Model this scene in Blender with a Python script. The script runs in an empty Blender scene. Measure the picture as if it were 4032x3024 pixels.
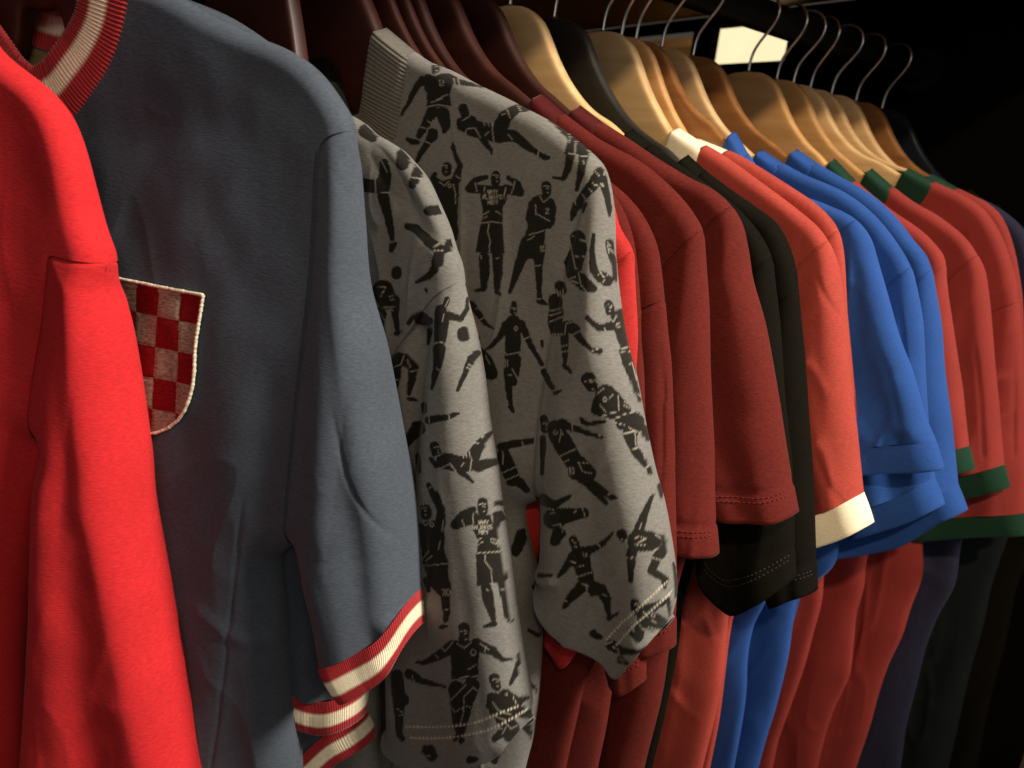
import bpy, bmesh, math, random
import numpy as np
from mathutils import Vector, Matrix

random.seed(7)
scene = bpy.context.scene
COL = scene.collection
R = math.radians

# ------------------------------------------------------------------ camera
AZ, PITCH, ROLL, FPX = 53.0, 15.0, 6.7, 3028.0
RAIL_Z = 1.60                                   # height of the hanger shoulders' centre line (x axis = along the rail)
CAM = np.array([-0.6416, -0.5303, 1.4761])
_a, _p, _r = R(AZ), R(PITCH), R(ROLL)
FWD = np.array([math.cos(_a)*math.cos(_p), math.sin(_a)*math.cos(_p), -math.sin(_p)])
_r0 = np.array([math.sin(_a), -math.cos(_a), 0.0]); _u0 = np.cross(_r0, FWD)
RIGHT = math.cos(_r)*_r0 + math.sin(_r)*_u0
UP = -math.sin(_r)*_r0 + math.cos(_r)*_u0
cam = bpy.data.cameras.new('camera'); camo = bpy.data.objects.new('camera', cam); COL.objects.link(camo)
camo.matrix_world = Matrix(((RIGHT[0], UP[0], -FWD[0], CAM[0]), (RIGHT[1], UP[1], -FWD[1], CAM[1]),
                            (RIGHT[2], UP[2], -FWD[2], CAM[2]), (0, 0, 0, 1)))
cam.sensor_fit = 'HORIZONTAL'; cam.sensor_width = 36.0; cam.lens = 36.0*FPX/4032.0
cam.clip_start = 0.02; cam.clip_end = 60.0
cam.dof.use_dof = True; cam.dof.focus_distance = 0.47; cam.dof.aperture_fstop = 9.0
scene.camera = camo

# ------------------------------------------------------------------ light
w = bpy.data.worlds.new('World'); scene.world = w; w.use_nodes = True
w.node_tree.nodes['Background'].inputs[0].default_value = (1.0, 0.86, 0.68, 1)
w.node_tree.nodes['Background'].inputs[1].default_value = 0.055

def lamp(name, kind, loc, target, power, color, size=0.2, spot=None, blend=0.5):
    l = bpy.data.lights.new(name, kind); l.energy = power; l.color = color
    if kind == 'AREA': l.shape = 'DISK'; l.size = size
    else: l.shadow_soft_size = size
    if spot: l.spot_size = R(spot); l.spot_blend = blend
    o = bpy.data.objects.new(name, l); COL.objects.link(o); o.location = loc
    o.rotation_euler = (Vector(target)-Vector(loc)).to_track_quat('-Z', 'Y').to_euler()
    return o
lamp('ceiling_spotlight', 'SPOT', (0.50, -1.65, 2.90), (-0.50, -0.22, 1.33), 400, (1.0, 0.92, 0.80), 0.25, 38, 0.75)
lamp('ceiling_spotlight', 'SPOT', (-1.75, -1.75, 2.95), (0.26, -0.16, 1.43), 150, (1.0, 0.77, 0.50), 0.05, 28, 0.9)
lamp('cool_fill', 'AREA', (-2.6, -1.6, 1.9), (-0.3, -0.2, 1.35), 3.0, (0.68, 0.80, 1.0), 1.2)  # weak cool fill added at camera left, not an actual window
lamp('soft_fill', 'AREA', (-1.0, -2.3, 2.7), (-0.3, -0.15, 1.35), 12.5, (1.0, 0.88, 0.72), 1.4)  # large soft fill added behind the camera to lift the fronts, no fitted panel
scene.view_settings.view_transform = 'Standard'; scene.view_settings.look = 'None'
scene.view_settings.exposure = 0.0; scene.view_settings.gamma = 1.0
scene.cycles.use_denoising = True
scene.cycles.max_bounces = 6

# ------------------------------------------------------------------ materials
def nodes_of(name):
    m = bpy.data.materials.new(name); m.use_nodes = True
    nt = m.node_tree; return m, nt, nt.nodes['Principled BSDF']
def link(nt, a, b): nt.links.new(a, b)
def add(nt, t, **kw):
    n = nt.nodes.new(t)
    for k, v in kw.items(): setattr(n, k, v)
    return n

def fabric(name, col, attr=None, rib=None, heather=0.10, sheen=0.10, rough=0.92, spec=0.15):
    """knit cloth: base colour (or a point colour attribute) broken up by fine knit streaks, soft sheen, knit bump"""
    m, nt, b = nodes_of(name)
    tc = add(nt, 'ShaderNodeTexCoord')
    mp = add(nt, 'ShaderNodeMapping'); mp.inputs['Scale'].default_value = (330, 330, 1300)
    link(nt, tc.outputs['Object'], mp.inputs[0])
    n1 = add(nt, 'ShaderNodeTexNoise'); n1.inputs['Scale'].default_value = 1.0; n1.inputs['Detail'].default_value = 3.0
    link(nt, mp.outputs[0], n1.inputs['Vector'])
    n2 = add(nt, 'ShaderNodeTexNoise'); n2.inputs['Scale'].default_value = 28.0; n2.inputs['Detail'].default_value = 4.0
    link(nt, tc.outputs['Object'], n2.inputs['Vector'])
    mr = add(nt, 'ShaderNodeMapRange'); mr.inputs['From Min'].default_value = 0.3; mr.inputs['From Max'].default_value = 0.7
    mr.inputs['To Min'].default_value = 1-heather*1.6; mr.inputs['To Max'].default_value = 1+heather*1.6
    link(nt, n1.outputs['Fac'], mr.inputs['Value'])
    mr2 = add(nt, 'ShaderNodeMapRange'); mr2.inputs['From Min'].default_value = 0.3; mr2.inputs['From Max'].default_value = 0.7
    mr2.inputs['To Min'].default_value = 0.93; mr2.inputs['To Max'].default_value = 1.07
    link(nt, n2.outputs['Fac'], mr2.inputs['Value'])
    mu = add(nt, 'ShaderNodeMath', operation='MULTIPLY'); link(nt, mr.outputs[0], mu.inputs[0]); link(nt, mr2.outputs[0], mu.inputs[1])
    vm = add(nt, 'ShaderNodeVectorMath', operation='SCALE')
    if attr:
        at = add(nt, 'ShaderNodeAttribute'); at.attribute_name = attr; link(nt, at.outputs['Color'], vm.inputs[0])
    else:
        vm.inputs[0].default_value = col
    link(nt, mu.outputs[0], vm.inputs['Scale'])
    link(nt, vm.outputs[0], b.inputs['Base Color'])
    b.inputs['Roughness'].default_value = rough
    b.inputs['Specular IOR Level'].default_value = spec
    b.inputs['Sheen Weight'].default_value = sheen; b.inputs['Sheen Roughness'].default_value = 0.45
    if col: b.inputs['Sheen Tint'].default_value = tuple(min(1, 0.35+0.65*c/max(col)) for c in col)+(1,)
    bp = add(nt, 'ShaderNodeBump'); bp.inputs['Strength'].default_value = 0.22; bp.inputs['Distance'].default_value = 0.0008
    link(nt, n1.outputs['Fac'], bp.inputs['Height']); link(nt, bp.outputs[0], b.inputs['Normal'])
    return m

def wood(name, c1, c2, rough=0.35, coat=0.3):
    m, nt, b = nodes_of(name)
    tc = add(nt, 'ShaderNodeTexCoord'); oi = add(nt, 'ShaderNodeObjectInfo')
    ad = add(nt, 'ShaderNodeVectorMath', operation='ADD'); link(nt, tc.outputs['Object'], ad.inputs[0])
    sc = add(nt, 'ShaderNodeVectorMath', operation='SCALE'); sc.inputs[0].default_value = (3.1, 5.7, 9.3); link(nt, oi.outputs['Random'], sc.inputs['Scale'])
    link(nt, sc.outputs[0], ad.inputs[1])
    mp = add(nt, 'ShaderNodeMapping'); mp.inputs['Scale'].default_value = (5, 55, 65); mp.inputs['Rotation'].default_value = (0, 0.35, 0)
    link(nt, ad.outputs[0], mp.inputs[0])
    n = add(nt, 'ShaderNodeTexNoise'); n.inputs['Scale'].default_value = 1.3; n.inputs['Detail'].default_value = 5.0; n.inputs['Distortion'].default_value = 1.0
    link(nt, mp.outputs[0], n.inputs['Vector'])
    r = add(nt, 'ShaderNodeValToRGB'); r.color_ramp.elements[0].position = 0.3; r.color_ramp.elements[1].position = 0.72
    r.color_ramp.elements[0].color = (*c2, 1); r.color_ramp.elements[1].color = (*c1, 1)
    link(nt, n.outputs['Fac'], r.inputs['Fac'])
    hv = add(nt, 'ShaderNodeHueSaturation')
    mr = add(nt, 'ShaderNodeMapRange'); mr.inputs['To Min'].default_value = 0.85; mr.inputs['To Max'].default_value = 1.1; link(nt, oi.outputs['Random'], mr.inputs['Value'])
    link(nt, mr.outputs[0], hv.inputs['Value']); link(nt, r.outputs['Color'], hv.inputs['Color'])
    link(nt, hv.outputs[0], b.inputs['Base Color'])
    b.inputs['Roughness'].default_value = rough; b.inputs['Coat Weight'].default_value = coat; b.inputs['Coat Roughness'].default_value = 0.15
    return m

def plain(name, col, rough=0.6, metal=0.0, emit=None, noise=0.15, scale=20):
    m, nt, b = nodes_of(name)
    tc = add(nt, 'ShaderNodeTexCoord')
    n = add(nt, 'ShaderNodeTexNoise'); n.inputs['Scale'].default_value = scale; n.inputs['Detail'].default_value = 5
    link(nt, tc.outputs['Object'], n.inputs['Vector'])
    mr = add(nt, 'ShaderNodeMapRange'); mr.inputs['To Min'].default_value = 1-noise; mr.inputs['To Max'].default_value = 1+noise
    link(nt, n.outputs['Fac'], mr.inputs['Value'])
    vm = add(nt, 'ShaderNodeVectorMath', operation='SCALE'); vm.inputs[0].default_value = col; link(nt, mr.outputs[0], vm.inputs['Scale'])
    link(nt, vm.outputs[0], b.inputs['Base Color'])
    b.inputs['Roughness'].default_value = rough; b.inputs['Metallic'].default_value = metal
    if rough > .9: b.inputs['Specular IOR Level'].default_value = 0.0
    if emit:
        link(nt, vm.outputs[0], b.inputs['Emission Color']); b.inputs['Emission Strength'].default_value = emit
    return m

CREAM = (0.84, 0.73, 0.53); RIBRED = (0.36, 0.025, 0.028); OLIVE = (0.012, 0.0105, 0.0075)
M = dict(
    red=fabric('bright_red_jersey', (0.60, 0.022, 0.026), heather=0.10),
    navy=fabric('slate_navy_jersey', (0.066, 0.078, 0.098), heather=0.11),
    wine=fabric('wine_red_jersey', (0.098, 0.0108, 0.0074), heather=0.14, sheen=0.05),
    scarlet=fabric('scarlet_jersey', (0.42, 0.026, 0.024), heather=0.08),
    black=fabric('black_jersey', (0.0062, 0.0054, 0.0036), sheen=0.0, spec=0.04),
    salmon=fabric('coral_red_jersey', (0.335, 0.048, 0.034), heather=0.09, sheen=0.06),
    blue=fabric('royal_blue_jersey', (0.018, 0.064, 0.245), heather=0.06),
    crimson=fabric('crimson_jersey', (0.262, 0.034, 0.028), heather=0.05, sheen=0.06),
    ink=fabric('dark_navy_jersey', (0.024, 0.024, 0.048), sheen=0.05, spec=0.08),
    pine=fabric('black_green_jersey', (0.011, 0.015, 0.016), sheen=0.0, spec=0.05),
    grey=fabric('printed_grey_jersey', None, attr='print', heather=0.11, sheen=0.12),
    striped=fabric('striped_rib_knit', None, attr='print', heather=0.05, sheen=0.2),
    tan=fabric('tan_cotton_tape', (0.30, 0.19, 0.08)),
    cream=fabric('cream_rib_knit', CREAM, heather=0.05),
    green=fabric('bottle_green_rib_knit', (0.009, 0.036, 0.019), heather=0.08),
    bluerib=fabric('royal_blue_rib_knit', (0.017, 0.061, 0.235), heather=0.06),
    winerib=fabric('wine_red_rib_knit', (0.060, 0.0055, 0.0055), heather=0.1),
    greyrib=fabric('grey_rib_knit', (0.135, 0.122, 0.104), heather=0.1),
    lightwood=wood('pale_beech_wood', (0.76, 0.52, 0.27), (0.60, 0.37, 0.16)),
    honeywood=wood('honey_stained_wood', (0.64, 0.37, 0.15), (0.50, 0.26, 0.09)),
    brownwood=wood('walnut_stained_wood', (0.36, 0.16, 0.05), (0.22, 0.085, 0.025)),
    mahogany=wood('dark_mahogany_wood', (0.042, 0.0065, 0.002), (0.026, 0.004, 0.0015), 0.5, 0.0),
    blackwood=wood('black_lacquered_wood', (0.018, 0.016, 0.013), (0.012, 0.011, 0.009), 0.4, 0.2),
    bluewood=wood('dark_blue_lacquered_wood', (0.010, 0.014, 0.022), (0.006, 0.009, 0.014), 0.25, 0.5),
    chrome=plain('polished_steel', (0.88, 0.85, 0.80), 0.33, 1.0, noise=0.05),
    railblack=plain('black_painted_steel', (0.012, 0.011, 0.010), 0.35, noise=0.1),
    darkboard=plain('near_black_board', (0.004, 0.0036, 0.003), 0.95, noise=0.3, scale=6),
    shelfwood=wood('brown_shelf_veneer', (0.42, 0.20, 0.065), (0.28, 0.125, 0.038), 0.5, 0.05),
    glow=plain('warm_backlit_panel', (1.0, 0.86, 0.52), 0.5, emit=1.05, noise=0.10, scale=14),
    floorwood=wood('oak_floor', (0.26, 0.14, 0.045), (0.17, 0.09, 0.028), 0.5, 0.1),
    thread_red=fabric('red_embroidery', (0.17, 0.003, 0.006), sheen=0.1, rough=0.5, heather=0.25),
    thread_tan=fabric('tan_metallic_embroidery', (0.26, 0.205, 0.150), sheen=0.1, rough=0.45, heather=0.35),
    thread_cream=fabric('cream_corded_edge', (0.75, 0.68, 0.50), sheen=0.1, rough=0.6, heather=0.25),
    stitch_red=fabric('red_sewing_thread', (0.11, 0.010, 0.010)), stitch_black=fabric('black_sewing_thread', (0.014, 0.013, 0.010)))

# ------------------------------------------------------------------ mesh helpers
def mesh_obj(name, verts, faces, mat, parent=None, smooth=True, color=None, mats=None, matidx=None):
    me = bpy.data.meshes.new(name)
    verts = np.asarray(verts, dtype=np.float32).reshape(-1, 3)
    faces = np.asarray(faces, dtype=np.int32)
    nf, k = faces.shape
    me.vertices.add(len(verts)); me.vertices.foreach_set('co', verts.ravel())
    me.loops.add(nf*k); me.loops.foreach_set('vertex_index', faces.ravel())
    me.polygons.add(nf); me.polygons.foreach_set('loop_start', np.arange(0, nf*k, k, dtype=np.int32))
    me.polygons.foreach_set('loop_total', np.full(nf, k, dtype=np.int32))
    me.polygons.foreach_set('use_smooth', np.full(nf, smooth))
    for mm in (mats or [mat]): me.materials.append(mm)
    if matidx is not None: me.polygons.foreach_set('material_index', np.asarray(matidx, dtype=np.int32))
    me.update(calc_edges=True)
    if color is not None:
        at = me.attributes.new('print', 'FLOAT_COLOR', 'POINT')
        c = np.ones((len(verts), 4), dtype=np.float32); c[:, :3] = color
        at.data.foreach_set('color', c.ravel())
    o = bpy.data.objects.new(name, me); COL.objects.link(o)
    if parent: o.parent = parent
    return o

def grid_faces(nr, nc, off=0):
    i = np.arange(nr-1)[:, None]*nc + np.arange(nc-1)[None, :]
    i = i.ravel() + off
    return np.stack([i, i+1, i+nc+1, i+nc], 1)

def tag(o, label, cat, group=None, kind=None):
    if label: o['label'] = label
    if cat: o['category'] = cat
    if group: o['group'] = group
    if kind: o['kind'] = kind
    return o
def empty(name, loc, rotz=0.0):
    o = bpy.data.objects.new(name, None); COL.objects.link(o); o.location = loc; o.rotation_euler = (0, 0, rotz)
    o.empty_display_size = 0.02; return o

def crspline(pts, n=12):
    P = np.asarray(pts, float)
    if len(P) < 3: return P
    P = np.vstack([2*P[0]-P[1], P, 2*P[-1]-P[-2]])
    out = []
    for i in range(1, len(P)-2):
        p0, p1, p2, p3 = P[i-1:i+3]
        t0 = 0; t1 = t0+max(np.linalg.norm(p1-p0), 1e-9)**.5; t2 = t1+max(np.linalg.norm(p2-p1), 1e-9)**.5; t3 = t2+max(np.linalg.norm(p3-p2), 1e-9)**.5
        for t in np.linspace(t1, t2, n, endpoint=False):
            a1 = (t1-t)/(t1-t0)*p0+(t-t0)/(t1-t0)*p1; a2 = (t2-t)/(t2-t1)*p1+(t-t1)/(t2-t1)*p2; a3 = (t3-t)/(t3-t2)*p2+(t-t2)/(t3-t2)*p3
            b1 = (t2-t)/(t2-t0)*a1+(t-t0)/(t2-t0)*a2; b2 = (t3-t)/(t3-t1)*a2+(t-t1)/(t3-t1)*a3
            out.append((t2-t)/(t2-t1)*b1+(t-t1)/(t2-t1)*b2)
    out.append(P[-2]); return np.array(out)
def arclen(P):
    return np.concatenate([[0], np.cumsum(np.linalg.norm(np.diff(P, axis=0), axis=1))])
def sample(P, t):
    s = arclen(P); s = s/s[-1]
    return np.stack([np.interp(t, s, P[:, k]) for k in range(P.shape[1])], -1)
def polydist(Q, P, chunk=20000):
    """distance of points Q (n,2) to polyline P"""
    P = np.asarray(P, float)
    if len(P) > 90: P = sample(P, np.linspace(0, 1, 90))
    a = P[:-1]; d = P[1:]-P[:-1]; dd = (d**2).sum(1)+1e-18
    out = np.empty(len(Q))
    for i in range(0, len(Q), chunk):
        q = Q[i:i+chunk, None, :]-a[None]
        t = np.clip((q*d[None]).sum(2)/dd, 0, 1)
        out[i:i+chunk] = np.sqrt((((q-t[..., None]*d[None])**2).sum(2)).min(1))
    return out
def rnd(x): x = np.clip(x, 0, 1); return np.sqrt(np.maximum(0, 1-(1-x)**2))
def sstep(a, b, x): t = np.clip((x-a)/(b-a), 0, 1); return t*t*(3-2*t)
def vnoise(x, y, seed):
    rs = np.random.RandomState(seed); tab = rs.rand(64, 64)
    xi = np.floor(x).astype(int); yi = np.floor(y).astype(int); fx = x-xi; fy = y-yi
    fx = fx*fx*(3-2*fx); fy = fy*fy*(3-2*fy)
    g = lambda i, j: tab[i % 64, j % 64]
    return (g(xi, yi)*(1-fx)+g(xi+1, yi)*fx)*(1-fy)+(g(xi, yi+1)*(1-fx)+g(xi+1, yi+1)*fx)*fy-0.5

def tube(path, rad, nseg=10, closed=False):
    P = np.asarray(path, float); n = len(P)
    T = np.gradient(P, axis=0); T /= np.linalg.norm(T, axis=1)[:, None]+1e-12
    ref = np.array([0.0, 1.0, 0.0]) if abs(T[0] @ np.array([0, 1.0, 0])) < .9 else np.array([1.0, 0, 0])
    rad = np.broadcast_to(np.asarray(rad, float), (n,))
    V = []; b = ref
    for i in range(n):
        b = b-(b@T[i])*T[i]; b /= np.linalg.norm(b)+1e-12; c = np.cross(T[i], b)
        th = np.linspace(0, 2*np.pi, nseg, endpoint=False)
        V.append(P[i]+rad[i]*(np.cos(th)[:, None]*b+np.sin(th)[:, None]*c))
    V = np.concatenate(V); F = []
    for i in range(n-1):
        for j in range(nseg):
            F.append((i*nseg+j, i*nseg+(j+1) % nseg, (i+1)*nseg+(j+1) % nseg, (i+1)*nseg+j))
    V = np.vstack([V, P[0], P[-1]]); a, z = n*nseg, n*nseg+1
    for j in range(nseg):
        F.append((a, (j+1) % nseg, j, j)); F.append((z, (n-1)*nseg+j, (n-1)*nseg+(j+1) % nseg, (n-1)*nseg+(j+1) % nseg))
    F = [f if f[2] != f[3] else (f[0], f[1], f[2]) for f in F]
    return V, F
def pyobj(name, V, F, mat, parent=None, smooth=True):
    me = bpy.data.meshes.new(name); me.from_pydata([tuple(v) for v in V], [], [tuple(f) for f in F]); me.update()
    for p in me.polygons: p.use_smooth = smooth
    me.materials.append(mat); o = bpy.data.objects.new(name, me); COL.objects.link(o)
    if parent: o.parent = parent
    return o
def box(name, lo, hi, mat, parent=None, bevel=0.002):
    bm = bmesh.new(); bmesh.ops.create_cube(bm, size=1)
    for v in bm.verts: v.co = Vector([lo[k]+(v.co[k]+.5)*(hi[k]-lo[k]) for k in range(3)])
    if bevel: bmesh.ops.bevel(bm, geom=bm.edges[:], offset=bevel, segments=2, affect='EDGES')
    me = bpy.data.meshes.new(name); bm.to_mesh(me); bm.free(); me.materials.append(mat)
    o = bpy.data.objects.new(name, me); COL.objects.link(o)
    if parent: o.parent = parent
    return o

# a garment hangs in its own upright plane: u = sideways towards the aisle, w = height from hanger centre, n = towards its front
def plane_axes(yaw):
    a = R(-90+yaw); U = np.array([math.cos(a), math.sin(a), 0.0]); return U, np.array([U[1], -U[0], 0.0])
def on_plane(pts, hx, yaw, hz=RAIL_Z, off=0.006):
    """sight points of the photograph -> (u, w) on the garment's own plane"""
    U, N = plane_axes(yaw); P0 = np.array([hx, 0, hz])+N*off; out = []
    for px, py in pts:
        d = FWD+(px-2016.0)/FPX*RIGHT-(py-1512.0)/FPX*UP
        q = CAM+((P0-CAM)@N)/(d@N)*d-np.array([hx, 0, hz]); out.append((q@U, q[2]))
    return np.array(out)
def px_scale(pt, hx, yaw, hz=RAIL_Z):
    U, N = plane_axes(yaw); P0 = np.array([hx, 0, hz])
    d = FWD+(pt[0]-2016.0)/FPX*RIGHT-(pt[1]-1512.0)/FPX*UP
    return ((P0-CAM)@N)/(d@N)/FPX

# ------------------------------------------------------------------ garments
def band_colour(kind, v, along):
    c = np.empty(v.shape+(3,)); c[:] = RIBRED
    if kind == 'navy':
        c[(v > 0.36) & (v < 0.70)] = CREAM
    elif kind == 'tricolor':
        c[:] = (0.03, 0.07, 0.2); c[(v > .34) & (v < .67)] = (.8, .76, .68); c[v >= .67] = (0.4, .02, .03)
    return c

class Shirt:
    def __init__(s, name, label, cat, group, hx, yaw, mat, outer, q, pit, hem_in=None, hem=None, side=None, tilt=0.15, wrinkle=1.0,
                 neck=0.1, drop=0.085, T0=0.009, Tb=0.016, puff=0.004, seed=1, collar=None, collar_w=0.024, cuff=None, cuff_w=0.022,
                 cuff_px=None, res=0.004, folds=0.004, sfold=0.0045, bend=0.0, seam_px=None, paint=None, turned_hem=None, creases=(), scr=(), lines=(), slines=(), collar_up=.0015, neck_px=None, tape=False, stitch='red', gdepth=.0012, back_drop=.018, wb=-0.78, scale_n=1.0, backres=True):
        s.__dict__.update(locals()); s.hz = RAIL_Z; s.side_px = side
        s.out_px = np.array(outer, float); tgt = s.out_px.copy(); s.tgt = tgt
        for it in range(6):
            s.setup()
            if it == 5: break
            # where does the rounded cloth really end, seen along each outline point?  move the ridge until it ends there
            pr = s.project_coarse(); T_ = np.gradient(crspline(tgt, 1)[:len(tgt)] if False else tgt, axis=0); T_ /= np.linalg.norm(T_, axis=1)[:, None]+1e-9
            Nn = np.stack([T_[:, 1]*-1, T_[:, 0]], 1)
            Nn = np.where((Nn @ np.array([0.8, -0.6]))[:, None] < 0, -Nn, Nn)
            seg = np.linalg.norm(np.diff(tgt, axis=0), axis=1)
            for k in range(len(tgt)):
                d = pr-tgt[k]; a = d@T_[k]; hw = min(60, max(14, .35*min(seg[max(0, k-1)], seg[min(len(seg)-1, k)])))
                m = np.abs(a) < hw; e = d@Nn[k]; m &= np.abs(e) < 160
                if k and m.any():
                    s.out_px[k] -= np.clip(e[m].max(), -60, 60)*Nn[k]*.7
            tp = s.out_px-tgt                                   # keep the correction smooth along the edge
            if len(tp) > 4: tp[-1] = tp[-2]
            for _ in range(3):
                sm_ = tp.copy(); sm_[1:-1] = .25*tp[:-2]+.5*tp[1:-1]+.25*tp[2:]; tp = sm_
            s.out_px = tgt+tp
        s.build()
    def project_coarse(s):
        A = np.vstack([s.seam, s.inner[1:]]); Bc = s.O[s.kQ:]
        rows = np.linspace(0, 1, 60); qc = s.cosp(26, .8)
        a = sample(A, rows); b_ = sample(Bc, rows)
        G = a[:, None]*(1-qc)[None, :, None]+b_[:, None]*qc[None, :, None]
        u, w_ = G[..., 0].ravel(), G[..., 1].ravel(); sq = (np.repeat(rows, 26), np.tile(qc, 60))
        pts = [(u, w_, s.height(u, w_, 'sleeve', f, sq)) for f in (True, False)]
        rg = s.O[:s.kQ+1]
        if len(rg) > 2:
            t_ = sample(rg, np.linspace(0, 1, 60)); dd = np.linspace(0, .03, 12)
            u = np.repeat(t_[:, 0], 12); w_ = (t_[:, 1][:, None]-dd[None]).ravel()
            pts += [(u, w_, s.height(u, w_, 'body', f)) for f in (True, False)]
        U, N = plane_axes(s.yaw); out = []
        for u, w_, n in pts:
            P = np.array([s.hx, 0, s.hz])+u[:, None]*U+w_[:, None]*np.array([0, 0, 1])+n[:, None]*N-CAM
            z = P@FWD; out.append(np.stack([2016+FPX*(P@RIGHT)/z, 1512-FPX*(P@UP)/z], 1))
        return np.vstack(out)
    def setup(s):
        hx, yaw, Tb, puff, collar_w, collar_up, seam_px, hem, hem_in, side, wb, pit = s.hx, s.yaw, s.Tb, s.puff, s.collar_w, s.collar_up, s.seam_px, s.hem, s.hem_in, s.side_px, s.wb, s.pit
        cv = lambda p: on_plane(p, hx, yaw, off=.6*Tb); s.cv = cv
        sil = lambda p: on_plane(p, hx, yaw, off=-.3*Tb)
        O = on_plane(s.out_px, hx, yaw, off=0); s.O = crspline(O)
        qp = on_plane([s.q], hx, yaw, off=0)[0]; d = np.linalg.norm(s.O-qp, axis=1); k = int(d.argmin())
        ap = cv([pit])[0]
        s.Q = s.O[k]; s.kQ = k
        s.S = s.O[0]
        tdir = s.O[6]-s.O[0]; tdir /= np.linalg.norm(tdir)
        s.Sf = s.S-tdir*collar_w+np.array([-tdir[1], tdir[0]])*collar_up
        s.ridge = np.vstack([s.Sf-tdir*0.004, s.O])
        if seam_px is not None:
            cor = s.out_px[int(np.argmin(np.linalg.norm(s.tgt-np.array(s.q), axis=1)))]-s.tgt[int(np.argmin(np.linalg.norm(s.tgt-np.array(s.q), axis=1)))]
            m = len(seam_px); sp = []
            for i, p in enumerate(seam_px):
                f = (i+1)/(m+1); o_ = on_plane([np.array(p)+cor*(1-f)], hx, yaw, off=.6*Tb*min(1, f*1.5))[0]
                if o_[0] < s.Q[0]-.003 and np.linalg.norm(o_-s.Q) > .008: sp.append(o_)
            sp = np.array(sp)
        else:
            v = ap-s.Q
            sp = np.array([s.Q+v*0.22+np.array([-0.012, 0.004]), s.Q+v*0.6+np.array([-0.012, 0])])
        s.seam = crspline(np.vstack([s.Q, sp, ap])); s.pitp = ap
        ho = s.O[-1]
        if hem is not None:
            m = len(hem); H = on_plane(hem, hx, yaw, off=.5*Tb)
            for _ in range(4):
                H = np.vstack([on_plane([p], hx, yaw, off=.6*Tb*(1-(i/(m-1))**2)-s.tilt*max(0, H[i][0]-H[0][0]-.01))[0] for i, p in enumerate(hem)])
            sh = ho-H[-1]; H = H+sh*(np.linspace(0, 1, m)**2)[:, None]; H = crspline(H)
        else:
            hi_ = ho+np.array([-0.105, -0.03]); H = crspline(np.array([hi_, (hi_*.6+ho*.4)+np.array([0, -0.004]), ho]))
        s.H = H
        s.inner = crspline(np.array([ap, ap*.5+H[0]*.5+np.array([0.002, 0.0]), H[0]]))
        s.innerfull = np.vstack([s.seam, s.inner[1:]])
        if side is not None:
            sd = sil(side); sd = np.vstack([ap, sd]) if sd[0][1] < ap[1]-.01 else np.vstack([ap, sd[1:]])
            if sd[-1][1] > wb:
                dd = sd[-1]-sd[-2]; sd = np.vstack([sd, [sd[-1][0]+dd[0]/min(dd[1], -1e-3)*(wb-sd[-1][1])*.5, wb]])
        else: sd = np.array([ap, ap+np.array([-.006, -.1]), [ap[0]-.02, wb]])
        s.side = crspline(sd)
    # height of the cloth above the garment's mid plane
    def height(s, u, w, part, front, sq=None):
        q = np.stack([np.abs(u), w], 1)
        T = s.T0+(s.Tb-s.T0)*sstep(-.10, -.32, w)
        d = polydist(q, s.ridge)
        rr = 0.0090+0.0060*sstep(-.12, -.3, w)
        n = rnd(d/rr)
        sg = 1.0 if front else -1.0
        rs = s.seed*10+(0 if front else 5)
        ph = np.random.RandomState(rs).rand(8)*6.28
        if part == 'body':
            n = n*T*rnd(polydist(q, s.side)/0.020)
            e = np.minimum(1, polydist(q, s.side)/0.03)*np.minimum(1, d/.02)*np.minimum(1, polydist(q, s.seam)/.02)
            g = sstep(-.13, -.45, w)
            wob = 0.012*np.sin(w*13+ph[3])+u
            f = np.cos(wob*2*np.pi/0.085+ph[0])*0.6+np.cos(wob*2*np.pi/0.052+ph[1]-w*3)*0.35+np.cos(wob*2*np.pi/0.15+ph[2])*0.6
            n = n+sg*s.folds*f*g*e+0.0016*vnoise(u*28+7, w*14, rs+1)*e*2+0.0012*vnoise(u*60, w*45, rs+2)*e
        elif part == 'sleeve':
            di = polydist(q, s.inner); dse = polydist(q, s.seam)
            n = n*(T+s.puff*sstep(0, .028, dse))*rnd(di/0.020)
            e = np.minimum(1, di/0.03)*np.minimum(1, d/.022)*np.minimum(1, dse/.03)
            S_, q_ = sq
            f = S_*(np.cos(2*np.pi*(1.15*q_+0.15*S_)+ph[0])*.7+np.cos(2*np.pi*(2.3*q_-.3*S_)+ph[1])*.4)
            n = n+sg*s.sfold*f*e+0.0022*vnoise(u*30+3, w*16+S_*3, rs+3)*e+0.0012*vnoise(u*70, w*50, rs+4)*e
            n = n-0.0013*np.exp(-(dse/0.0020)**2)*np.minimum(1, d/.004)
        if part in ('body', 'sleeve'):
            up = sstep(-.10, -.2, w) if part == 'body' else 1.0
            for sx, sy, tw, am, k in ((34, 9, 5., .0026, 0), (22, 13, -9., .0022, 1), (60, 17, 3., .0014, 2)):
                v_ = vnoise(u*sx+w*tw+s.seed*3.7, w*sy+u*tw*.6+k*9, rs+7+k)
                n = n+s.wrinkle*am*np.maximum(0, 1-np.abs(v_)*7)**1.6*e*up*sstep(-.1, .25, vnoise(u*9+k*5, w*6+s.seed, rs+11+k))
        if part == 'cuff':
            n = n*(T+s.puff+0.0006)*rnd(polydist(q, s.inner2)/0.018)
        elif part not in ('body', 'sleeve'):
            n = n*(T+0.001)
        if front and part in ('body', 'sleeve'):
            for pl, wd, am in (s.creases if part == 'body' else s.scr):
                n = n+am*np.exp(-(polydist(q, pl)/wd)**2)*np.minimum(1, d/.02)
        if part == 'body': n = np.maximum(n, .0080*rnd(d/.012)*sstep(.080, .055, d)*sstep(.0, .03, s.Q[0]-.02-np.abs(u)))
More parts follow.
